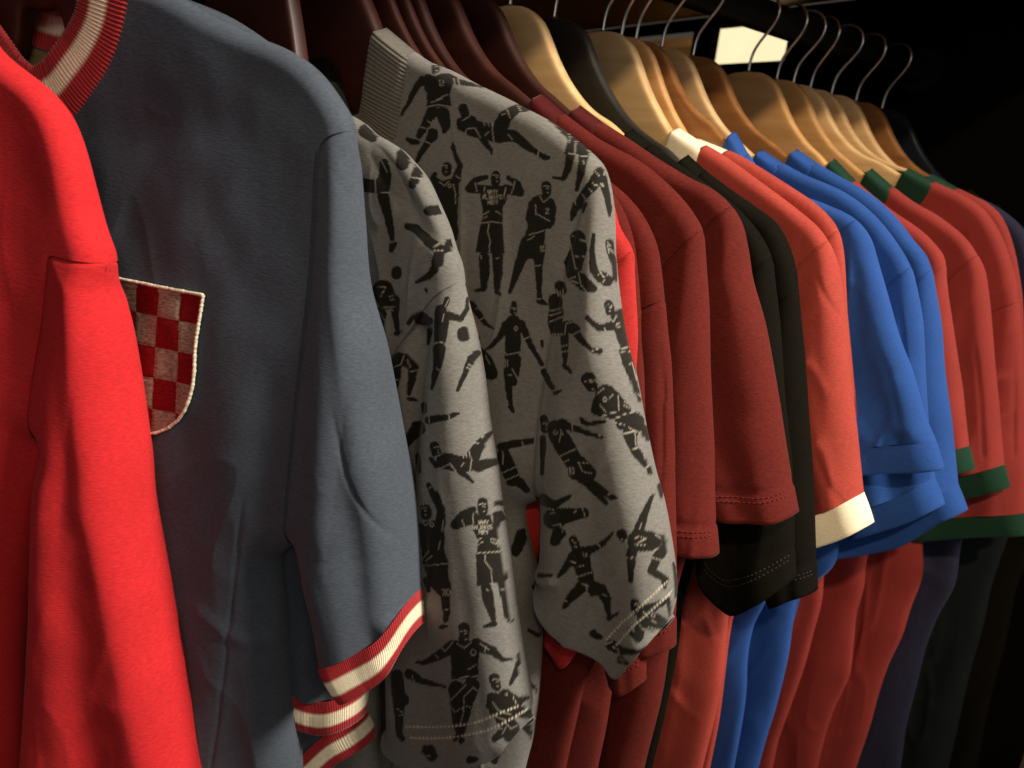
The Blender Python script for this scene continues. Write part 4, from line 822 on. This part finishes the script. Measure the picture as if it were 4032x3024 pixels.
st_ = box('backlit_strip', (-.022, -.004, -.006), (.022, .004, .006), M['glow'], None, .001); st_.location = (-.09, .885, 1.651); st_.rotation_euler = (0, R(-24), 0)
tag(st_, 'short cream strip of light glimpsed above the navy shoulder', 'light strip')

# ------------------------------------------------------------------ garments on the rail
ALL = []
def shirt(kind, label, group, hx, yaw, mat, outer, q, **k):
    pit = k.pop('pit', None)
    if pit is None:
        Qm = on_plane([q], hx, yaw)[0]
        # armpit a sleeve's width below the shoulder, expressed as a sight point again
        p = Qm+np.array(k.pop('pitm', (-.034, -.15)))
        U, N = plane_axes(yaw); P = np.array([hx, 0, RAIL_Z])+U*p[0]+np.array([0, 0, 1])*p[1]+N*.006-CAM
        z = P@FWD; pit = (2016+FPX*(P@RIGHT)/z, 1512-FPX*(P@UP)/z)
    ALL.append(Shirt(kind, label, 't-shirt', group, hx, yaw, M[mat], outer, q, pit, **k)); return ALL[-1]

TS = 't-shirts hanging on the rail'; HG = 'wooden hangers on the rail'
# --- bright red shirt, nearest
shirt('t_shirt', 'bright red t-shirt, nearest the camera at the left edge', TS, -.645, 35, 'red',
      [(-150, 40), (-70, 110), (0, 190), (102, 271), (190, 339), (271, 434), (312, 515), (346, 610), (380, 732), (420, 875), (468, 1003), (478, 1044), (482, 1121), (524, 1301), (567, 1543), (603, 1784), (627, 2000), (674, 2242), (747, 2643), (820, 3024), (880, 3300)],
      (477, 1046), pit=(140, 1760), seam_px=[(422, 1027), (338, 1006), (262, 1002), (232, 1050), (205, 1250), (165, 1520)], hem=[(60, 3380), (400, 3420), (880, 3300)],
      side=[(140, 1760), (110, 2400), (90, 3024)], res=.0022, T0=.010, Tb=.018, puff=.006, tilt=.12, collar='red', turned_hem=.02, wrinkle=.35, seed=3, folds=.004, sfold=.004, slines=[[(494, 1420), (486, 1650), (470, 1900)]])
# --- slate navy shirts with striped ribs
NAVO = [(560, -60), (640, -38), (732, 0), (848, 68), (1017, 146), (1126, 190), (1207, 237), (1275, 298), (1356, 407), (1397, 475), (1410, 519), (1424, 678), (1444, 881), (1468, 1125), (1531, 1385), (1586, 1677), (1640, 2005), (1671, 2364)]
navy = shirt('t_shirt', 'slate navy t-shirt with checked shield crest and striped red and cream collar', TS, -.590, 35, 'navy', NAVO, (1408, 515), pit=(1140, 2165),
      seam_px=[(1329, 549), (1283, 596), (1257, 678), (1240, 860), (1222, 1100), (1190, 1500)], hem=[(1251, 2622), (1342, 2578), (1478, 2517), (1579, 2462), (1671, 2364)],
      side=[(1135, 2171), (1150, 2400), (1166, 2645), (1193, 3024)], res=.0012, gdepth=.0009, T0=.010, Tb=.02, puff=.006, tilt=.2, collar='navy', collar_w=.030, back_drop=.036, tape=True, neck_px=[(502, 0), (468, 129), (407, 264), (339, 359), (278, 434)], cuff='navy',
      cuff_px=[(1325, 2744), (1396, 2713), (1478, 2679), (1613, 2612), (1683, 2528)], seed=5, folds=.0022, sfold=.003, wrinkle=.35,
      lines=[[(1003, 1900), (960, 2250), (935, 2510), (874, 2984)]], slines=[[(1285, 625), (1350, 775), (1417, 974), (1440, 1060)], [(1330, 1560), (1396, 1900), (1511, 2123), (1633, 2388)]],
      creases=[(on_plane([(820, 2390), (935, 2476), (1105, 2557)], -.59, 35, off=.014), .006, .0016), (on_plane([(470, 520), (620, 480), (760, 470)], -.59, 35, off=.014), .016, -.0022)])
shirt('t_shirt', 'second slate navy t-shirt with its striped cuff below the crested one', TS, -.560, 32, 'navy',
      [(640, -40), (900, 70), (1180, 260), (1330, 480), (1390, 900), (1420, 1500), (1445, 2100), (1450, 2718)], (1310, 450), hem=[(1090, 2640), (1173, 2693), (1288, 2733), (1450, 2720)], collar='navy', cuff='navy', cuff_w=.024, res=.003, seed=6, T0=.008, Tb=.012)
shirt('t_shirt', 'third slate navy t-shirt showing only its lowest, slanting striped cuff', TS, -.535, 29, 'navy',
      [(700, -20), (950, 90), (1200, 290), (1320, 520), (1380, 900), (1405, 1500), (1420, 2300), (1428, 2835)], (1300, 480), hem=[(1080, 3060), (1200, 2968), (1330, 2868), (1428, 2838)], collar='navy', cuff='navy', cuff_w=.022, res=.003, seed=8, T0=.008, Tb=.011)
# --- grey printed shirts
G1S = [[(1600, 2862), (1740, 2862), (1863, 2847), (1950, 2815), (2037, 2782)], [(1620, 2905), (1759, 2905), (1914, 2876), (2000, 2838), (2076, 2792)]]
p1 = make_paint({'body': G1F, 'sleeve': G1F}, stitches=G1S)
shirt('t_shirt', 'grey t-shirt printed with dark footballers, half hidden behind the navy sleeve', TS, -.480, 21, 'grey',
      [(1330, 430), (1422, 474), (1471, 516), (1579, 582), (1627, 630), (1676, 685), (1736, 805), (1778, 902), (1793, 956), (1826, 1046), (1835, 1113), (1844, 1150), (1868, 1271), (1911, 1482), (1935, 1663), (1965, 1844), (1986, 2000), (2018, 2209), (2044, 2403), (2083, 2662), (2100, 2800), (2090, 2852)],
      (1834, 1110), pit=(1470, 1620), seam_px=[(1736, 1181), (1645, 1295), (1555, 1410)], hem=[(1515, 2860), (1535, 2925), (1600, 2970), (1727, 2992), (1953, 2957), (2031, 2921), (2090, 2852)],
      side=[(1470, 1620), (1490, 2200), (1500, 3024)], res=.0009, T0=.009, Tb=.013, puff=.006, collar='greyrib', paint=p1, tape=True, back_drop=.03, tilt=0.0, seed=11, folds=.004, sfold=.003,
      creases=[(on_plane([(1440, 520), (1560, 720), (1700, 930)], -.48, 21, off=.01), .006, -.007)], scr=[(on_plane([(1650, 1330), (1640, 1600), (1600, 1950), (1570, 2400)], -.48, 21, off=.012), .0085, -.011)])
G2S = [[(2389, 2517), (2450, 2452), (2540, 2372), (2623, 2293)], [(2417, 2550), (2490, 2470), (2570, 2400), (2645, 2330)]]
p2 = make_paint({'body': G2F+G2BODY, 'sleeve': G2F}, stitches=G2S)
shirt('t_shirt', 'grey t-shirt printed with dark footballers, fully seen with its ribbed grey collar', TS, -.437, 20, 'grey',
      [(1640, 206), (1692, 241), (1784, 279), (1898, 339), (2001, 388), (2061, 420), (2164, 474), (2240, 523), (2321, 588), (2370, 634), (2397, 686), (2419, 805), (2427, 1000), (2443, 1141), (2470, 1334), (2512, 1491), (2543, 1654), (2588, 1865), (2625, 2005), (2670, 2351), (2648, 2446)],
      (2385, 660), pit=(2105, 1980), seam_px=[(2340, 740), (2285, 920), (2230, 1120), (2165, 1400), (2125, 1700)], hem=[(2110, 2278), (2170, 2410), (2260, 2490), (2406, 2575), (2470, 2625), (2560, 2545), (2648, 2446)],
      side=[(2080, 2000), (2150, 2371), (2141, 2533), (2128, 2727), (2102, 2921), (2076, 3024)], res=.0009, T0=.010, Tb=.014, puff=.007, collar='greyrib', collar_w=.030, neck_px=[(1622, 240), (1592, 350), (1562, 470), (1532, 545), (1490, 620)], paint=p2, tilt=0.0, seed=12, folds=.004, sfold=.0025,
      scr=[(on_plane([(2110, 2240), (2180, 2255), (2230, 2250)], -.437, 20), .004, .004)])
# --- reds
RED = dict(folds=.0055, wrinkle=1.4, turned_hem=.018, collar='winerib', collar_w=.022, res=.0028)
shirt('t_shirt', 'scarlet t-shirt, its shoulder peeping out behind the grey printed sleeve', TS, -.417, 18.5, 'scarlet', [(1960, 430), (2200, 580), (2400, 760), (2445, 890), (2498, 986), (2505, 1065), (2510, 1220), (2515, 1470), (2500, 1900), (2430, 2250), (2335, 2515)], (2498, 984),
      hem=[(2130, 2520), (2235, 2615), (2335, 2515)], seed=21, T0=.006, Tb=0.0075, puff=0.0011, **RED)
shirt('t_shirt', 'wine red t-shirt whose rounded sleeve hem hangs just below the grey printed sleeve', TS, -.404, 17.5, 'wine', [(1990, 420), (2200, 555), (2400, 740), (2480, 880), (2520, 1100), (2540, 1600), (2550, 2100), (2543, 2680)], (2500, 960),
      hem=[(2385, 2700), (2460, 2722), (2543, 2680)], seed=22, tilt=0.0, T0=.006, Tb=0.0075, puff=0.0011, side=None, **RED)
shirt('t_shirt', 'wine red t-shirt with low shoulder seam, next to the scarlet one', TS, -.392, 16.5, 'wine', [(2020, 420), (2200, 545), (2406, 716), (2464, 764), (2531, 841), (2580, 938), (2599, 1005), (2623, 1179), (2633, 1217), (2647, 1854), (2664, 2200), (2668, 2557)], (2623, 1178),
      pitm=(-.05, -.1), side=[(2480, 2300), (2390, 2520), (2315, 2679), (2274, 2849), (2234, 3024)], hem=[(2440, 2560), (2560, 2575), (2668, 2557)], seed=23, T0=.007, Tb=0.0085, puff=0.0022, slines=[[(2590, 1330), (2592, 1700), (2570, 2100)]], **RED)
shirt('t_shirt', 'wine red t-shirt with the first dark ribbed collar behind the grey shoulder', TS, -.362, 15.5, 'wine', [(2218, 443), (2362, 547), (2531, 640), (2655, 745), (2722, 822), (2770, 904), (2782, 957), (2790, 1180), (2796, 1470), (2811, 1805), (2820, 2000), (2834, 2198)], (2771, 906),
      side=[(2580, 2150), (2500, 2420), (2430, 2650), (2390, 2883), (2360, 3024)], hem=[(2540, 2110), (2664, 2160), (2834, 2198)], seed=24, T0=.009, Tb=0.0110, puff=0.0033, **RED)
shirt('t_shirt', 'wine red t-shirt with wide straight hemmed sleeve, in front of the black ones', TS, -.325, 14.5, 'wine', [(2372, 480), (2480, 548), (2600, 628), (2720, 700), (2811, 745), (2883, 807), (2927, 880), (2946, 966), (2962, 1080), (3014, 1275), (3071, 1613), (3120, 1883), (3147, 2032)], (2884, 808),
      side=[(2720, 2050), (2668, 2350), (2640, 2564), (2613, 2747), (2545, 3024)], hem=[(2700, 1990), (2825, 2027), (2990, 2046), (3085, 2048), (3147, 2032)], seed=25, T0=.009, Tb=0.0119, puff=0.0055, **RED)
# --- blacks
BLK = dict(stitch='black', turned_hem=.02, collar='black', collar_w=.018, res=.003)
shirt('t_shirt', 'black t-shirt with sagging sleeve hem, directly behind the wine red ones', TS, -.286, 13.5, 'black', [(2560, 565), (2700, 662), (2800, 735), (2898, 812), (2994, 918), (3043, 1015), (3057, 1101), (3072, 1275), (3091, 1564), (3120, 1873), (3137, 2295)], (3043, 1014),
      hem=[(2745, 2170), (2790, 2330), (2871, 2424), (3000, 2375), (3137, 2295)], seed=31, T0=.009, Tb=0.0110, puff=0.0028, side=[(2800, 2100), (2700, 2259), (2684, 2498), (2624, 2817), (2575, 3024)], **BLK)
shirt('t_shirt', 'black t-shirt in front of the coral one with cream collar', TS, -.243, 12, 'black', [(2775, 668), (2879, 745), (2975, 812), (3062, 880), (3110, 966), (3139, 1063), (3149, 1135), (3158, 1217), (3173, 1468), (3197, 1854), (3211, 2047), (3227, 2333)], (3148, 1132),
      hem=[(3020, 2400), (3140, 2352), (3227, 2333)], seed=32, T0=.009, Tb=0.0110, puff=0.0028, **BLK)
# --- coral red with cream ribs
SAL = dict(folds=.0055, wrinkle=1.4, collar='cream', cuff='cream', cuff_w=.022, collar_w=.029, res=.0028)
shirt('t_shirt', 'coral red t-shirt with cream collar and cream cuff, beside the black ones', TS, -.191, 10, 'salmon', [(2775, 567), (2840, 604), (2975, 700), (3139, 822), (3225, 895), (3268, 950), (3303, 1034), (3322, 1179), (3346, 1468), (3370, 1661), (3404, 1950)], (3268, 950),
      hem=[(3020, 2080), (3211, 2027), (3310, 1992), (3404, 1950)], seed=41, T0=.009, Tb=0.0102, puff=0.0050, side=[(2960, 2200), (2879, 2402), (2867, 2498), (2847, 2698), (2823, 2817), (2772, 3024)], slines=[[(3205, 1020), (3260, 1180), (3310, 1290)], [(3192, 1670), (3240, 1850), (3318, 1985)]], **SAL)
shirt('t_shirt', 'coral red t-shirt with cream collar, squeezed between its twin and the blue ones', TS, -.170, 9.5, 'salmon', [(2862, 590), (2898, 603), (3100, 725), (3226, 812), (3290, 880), (3310, 920), (3327, 986), (3335, 1200), (3360, 1500), (3385, 1800), (3392, 1940)], (3303, 905),
      hem=[(3100, 2030), (3240, 1985), (3392, 1940)], seed=42, T0=.007, Tb=0.0075, puff=0.0011, side=[(3000, 2200), (2900, 2402), (2880, 2498), (2862, 2640), (2840, 2817), (2800, 3024)], **SAL)
# --- royal blue
BLU = dict(folds=.0055, wrinkle=1.5, collar='bluerib', cuff='bluerib', cuff_w=.020, collar_w=.022, res=.0028)
shirt('t_shirt', 'royal blue t-shirt nearest the coral ones, with a wide banded cuff', TS, -.153, 9, 'blue', [(2945, 602), (3014, 690), (3139, 759), (3264, 807), (3370, 860), (3428, 928), (3457, 1024), (3486, 1121), (3544, 1333), (3602, 1487), (3650, 1642), (3689, 1738)], (3371, 861),
      hem=[(3250, 1790), (3419, 1757), (3560, 1748), (3689, 1738)], seed=51, T0=.008, Tb=0.0076, puff=0.0033, side=[(3100, 2200), (3015, 2378), (2975, 2458), (2951, 2578), (2943, 2738), (2895, 3024)], slines=[[(3430, 1330), (3490, 1500), (3540, 1700)]], **BLU)
shirt('t_shirt', 'royal blue t-shirt in the middle of the three, with a straight banded cuff', TS, -.121, 8, 'blue', [(3080, 640), (3168, 687), (3322, 754), (3428, 831), (3515, 928), (3592, 1053), (3616, 1140), (3636, 1275), (3645, 1468), (3660, 1709), (3684, 1892)], (3592, 1052),
      hem=[(3300, 2030), (3409, 2000), (3560, 1950), (3684, 1892)], seed=52, T0=.008, Tb=0.0093, puff=0.0033, side=[(3300, 2200), (3155, 2339), (3127, 2458), (3111, 2578), (3063, 2778), (3031, 2881), (2991, 3024)], slines=[[(3545, 1150), (3560, 1400), (3570, 1700)]], **BLU)
shirt('t_shirt', 'royal blue t-shirt farthest back of the three, its cuff hanging lowest beside the crimson bodies', TS, -.080, 7, 'blue', [(3215, 640), (3300, 690), (3430, 765), (3525, 850), (3602, 947), (3650, 1005), (3674, 1063), (3689, 1140), (3708, 1275), (3722, 1468), (3747, 1661), (3771, 1921)], (3674, 1062),
      hem=[(3170, 2118), (3390, 2086), (3540, 2046), (3650, 1975), (3771, 1921)], seed=53, T0=.009, Tb=0.0110, puff=0.0033, **BLU)
# --- crimson with green ribs
CRI = dict(folds=.0055, wrinkle=1.5, collar='green', cuff='green', cuff_w=.020, collar_w=.028, res=.003)
shirt('t_shirt', 'crimson t-shirt with green collar, right behind the blue ones', TS, 0.0, 6, 'crimson', [(3365, 705), (3410, 745), (3506, 822), (3631, 909), (3689, 966), (3723, 1015), (3732, 1101), (3742, 1200), (3766, 1372), (3795, 1564), (3824, 1757)], (3726, 1040),
      hem=[(3600, 1800), (3760, 1770), (3824, 1757)], seed=61, T0=.009, Tb=0.0102, puff=0.0033, side=[(3400, 2100), (3270, 2179), (3239, 2378), (3207, 2498), (3175, 2618), (3119, 2778), (3071, 2913), (3047, 3024)], **CRI)
shirt('t_shirt', 'crimson t-shirt with green collar and green cuff, second behind the blue ones', TS, .045, 5.5, 'crimson', [(3518, 735), (3600, 795), (3698, 851), (3805, 938), (3853, 1005), (3882, 1063), (3896, 1159), (3920, 1468), (3940, 1661), (3959, 1834)], (3853, 1004),
      hem=[(3640, 1895), (3780, 1875), (3959, 1834)], seed=62, T0=.009, Tb=0.0085, puff=0.0033, side=[(3560, 2000), (3430, 2163), (3406, 2315), (3378, 2418), (3366, 2538), (3350, 2658), (3294, 2778), (3254, 2897), (3223, 3024)], slines=[[(3830, 1300), (3850, 1500), (3870, 1800)]], **CRI)
shirt('t_shirt', 'crimson t-shirt with the largest green collar and a wide green cuff at the right edge', TS, .073, 5.5, 'crimson', [(3680, 715), (3805, 774), (3882, 831), (3940, 920), (3978, 1015), (4007, 1121), (4021, 1227), (4028, 1400), (4034, 1700), (4040, 2028)], (4015, 1190),
      pitm=(-.05, -.10), hem=[(3560, 2050), (3700, 2040), (3850, 2030), (4040, 2028)], seed=63, T0=.009, Tb=0.0085, puff=0.0033, side=[(3760, 2000), (3646, 2099), (3638, 2259), (3590, 2394), (3558, 2498), (3502, 2618), (3462, 2738), (3430, 2857), (3374, 3024)], slines=[[(3990, 1400), (3985, 1700), (3995, 1990)]], **CRI)
shirt('t_shirt', 'crimson t-shirt with green collar, the last before the dark navy ones', TS, .103, 5, 'crimson', [(3768, 738), (3830, 768), (3891, 800), (3945, 851), (3992, 957), (4020, 1100), (4032, 1300), (4040, 1700), (4050, 1990)], (4000, 1000),
      hem=[(3700, 2000), (3900, 1990), (4050, 1990)], seed=64, T0=.008, Tb=0.0085, puff=0.0022, **CRI)
# --- dark navy at the far end
INK_ = dict(stitch='black', res=.0035, turned_hem=.02, T0=.009, Tb=0.0102)
shirt('t_shirt', 'dark navy t-shirt with a red, white and blue banded collar, behind the crimson ones', TS, .142, 5, 'ink', [(3812, 765), (3870, 785), (3940, 822), (4032, 900), (4080, 1000), (4110, 1200), (4120, 1600), (4130, 1990)], (4080, 1000),
      hem=[(3780, 1960), (3950, 1985), (4130, 1990)], seed=71, collar='tricolor', collar_w=.020, side=[(3900, 1900), (3797, 2115), (3765, 2299), (3701, 2418), (3654, 2538), (3614, 2698), (3574, 2857), (3550, 3024)], **INK_)
shirt('t_shirt', 'black green t-shirt second from the end wall', TS, .190, 4.5, 'pine', [(3890, 800), (4000, 880), (4090, 970), (4140, 1100), (4160, 1300), (4190, 1990)], (4130, 1060),
      hem=[(3900, 1960), (4050, 1985), (4190, 1990)], seed=72, side=[(4050, 1900), (3973, 2115), (3909, 2307), (3877, 2458), (3821, 2658), (3749, 2977)], collar='black', **INK_)
shirt('t_shirt', 'black t-shirt hanging last, against the end wall', TS, .245, 4, 'black', [(3990, 860), (4090, 940), (4170, 1040), (4220, 1200), (4240, 1400), (4270, 1990)], (4200, 1130),
      hem=[(4000, 1960), (4150, 1985), (4270, 1990)], seed=73, side=[(4180, 1900), (4090, 2115), (4010, 2307), (3970, 2500), (3900, 2777), (3850, 3024)], collar='black', **INK_)

# --- the checked shield on the navy front
def shield():
    s = navy
    inset = [(0, 0), (.4, .05), (.85, .12), (1.3, .19), (1.75, .21), (2.3, .18), (2.8, .22), (3.2, .34), (3.6, .54), (3.95, .85), (4.25, 1.27), (4.45, 1.75), (4.54, 2.2), (4.55, 2.5)]
    P = lambda a, b: (796-89*a-1.5*b, 1163-17*a+127*b)
    root = empty('crest', (0, 0, 0)); root.parent = s.root
    nb, na = 92, 100; bs = np.linspace(.03, 4.55, nb)
    tops = np.linspace(0, 1, na)
    pts = []
    for b in bs:
        i = np.interp(b, [x[0] for x in inset], [x[1] for x in inset]); 
        for t in tops: pts.append(P(i+(5-2*i)*t, b))
    ab = np.array([( (lambda i: i+(5-2*i)*t)(np.interp(b, [x[0] for x in inset], [x[1] for x in inset])), b) for b in bs for t in tops])
    uw = on_plane(pts, s.hx, s.yaw, off=.018)
    V = s.surf(uw, 'body', .0016)
    F = grid_faces(nb, na)[:, ::-1]
    c = ab[F].mean(1); mi = ((np.floor(c[:, 0])+np.floor(c[:, 1]*1.06)).astype(int) % 2)
    ridge = .0005*np.minimum(1, np.minimum(np.abs(ab[:, 0]-np.round(ab[:, 0])), np.abs(ab[:, 1]*1.06-np.round(ab[:, 1]*1.06)))/.12)
    V[:, 1] -= ridge
    o = mesh_obj('checked_field', V, F, None, root, mats=[M['thread_red'], M['thread_tan']], matidx=mi)
    edge = [(i, b) for b, i in inset]; ring = edge+[(5-a, b) for a, b in edge[::-1][1:]]+[(2.5, 0), (0, 0)]
    # dense outline
    q = []
    for (a0, b0), (a1, b1) in zip(ring[:-1], ring[1:]):
        k = max(2, int(math.hypot(a1-a0, b1-b0)/.05))
        for j in range(k): q.append((a0+(a1-a0)*j/k, b0+(b1-b0)*j/k))
    q.append(ring[-1])
    uw = on_plane([P(*x) for x in q], s.hx, s.yaw, off=.018); pth = s.surf(uw, 'body', .0022)
    rad = .00095+.00011*np.sin(np.arange(len(pth))*2.2)+.0001*np.random.RandomState(1).randn(len(pth))
    V, F = tube(pth, rad, 8); pyobj('corded_edge', V, F, M['thread_cream'], root)
shield()

# ------------------------------------------------------------------ hangers
for lab, hx, yaw, mt in [
    ('mahogany hanger of the bright red t-shirt', -.645, 22, 'mahogany'), ('mahogany hanger of the crested navy t-shirt', -.590, 30, 'mahogany'),
    ('mahogany hanger of the second navy t-shirt', -.560, 28, 'mahogany'), ('mahogany hanger of the third navy t-shirt', -.538, 26, 'mahogany'),
    ('mahogany hanger of the half hidden grey printed t-shirt', -.480, 21, 'mahogany'), ('dark mahogany hanger inside the grey ribbed collar', -.437, 20, 'mahogany'),
    ('mahogany hanger of the scarlet t-shirt', -.417, 18.5, 'mahogany'), ('mahogany hanger just behind the scarlet t-shirt hanger', -.404, 17.5, 'mahogany'),
    ('dark mahogany hanger rising behind the grey printed shoulder', -.392, 16.5, 'mahogany'), ('dark mahogany hanger inside the first wine red collar', -.362, 15.5, 'mahogany'),
    ('mahogany hanger inside the second wine red collar, next to the pale one', -.325, 14.5, 'mahogany'), ('pale beech hanger with its squared tip showing, between mahogany and black', -.286, 13.5, 'lightwood'),
    ('black lacquered hanger between two pale ones', -.243, 12, 'blackwood'), ('pale hanger inside the first cream collar', -.191, 10, 'lightwood'),
    ('honey coloured hanger inside the second cream collar', -.170, 9.5, 'honeywood'), ('narrow brown hanger leading to the first blue collar', -.153, 9, 'brownwood'),
    ('pale hanger leading to the second blue collar', -.121, 8, 'lightwood'), ('brown hanger leading to the third blue collar', -.080, 7, 'brownwood'),
    ('honey hanger in front of the lit panel, leading to the first green collar', 0.0, 6, 'honeywood'), ('honey hanger leading to the second green collar', .045, 5.5, 'honeywood'),
    ('pale hanger of the crimson t-shirt with the largest green collar', .073, 5.5, 'lightwood'), ('pale hanger of the last crimson t-shirt', .103, 5, 'lightwood'),
    ('pale hanger of the dark navy t-shirt', .142, 5, 'lightwood'), ('brown hanger second from the end wall', .190, 4.5, 'brownwood'), ('dark blue hanger last before the end wall', .245, 4, 'bluewood')]:
    sh = min(ALL, key=lambda x: abs(x.hx-hx)); make_hanger(lab, HG, sh, M[mt])
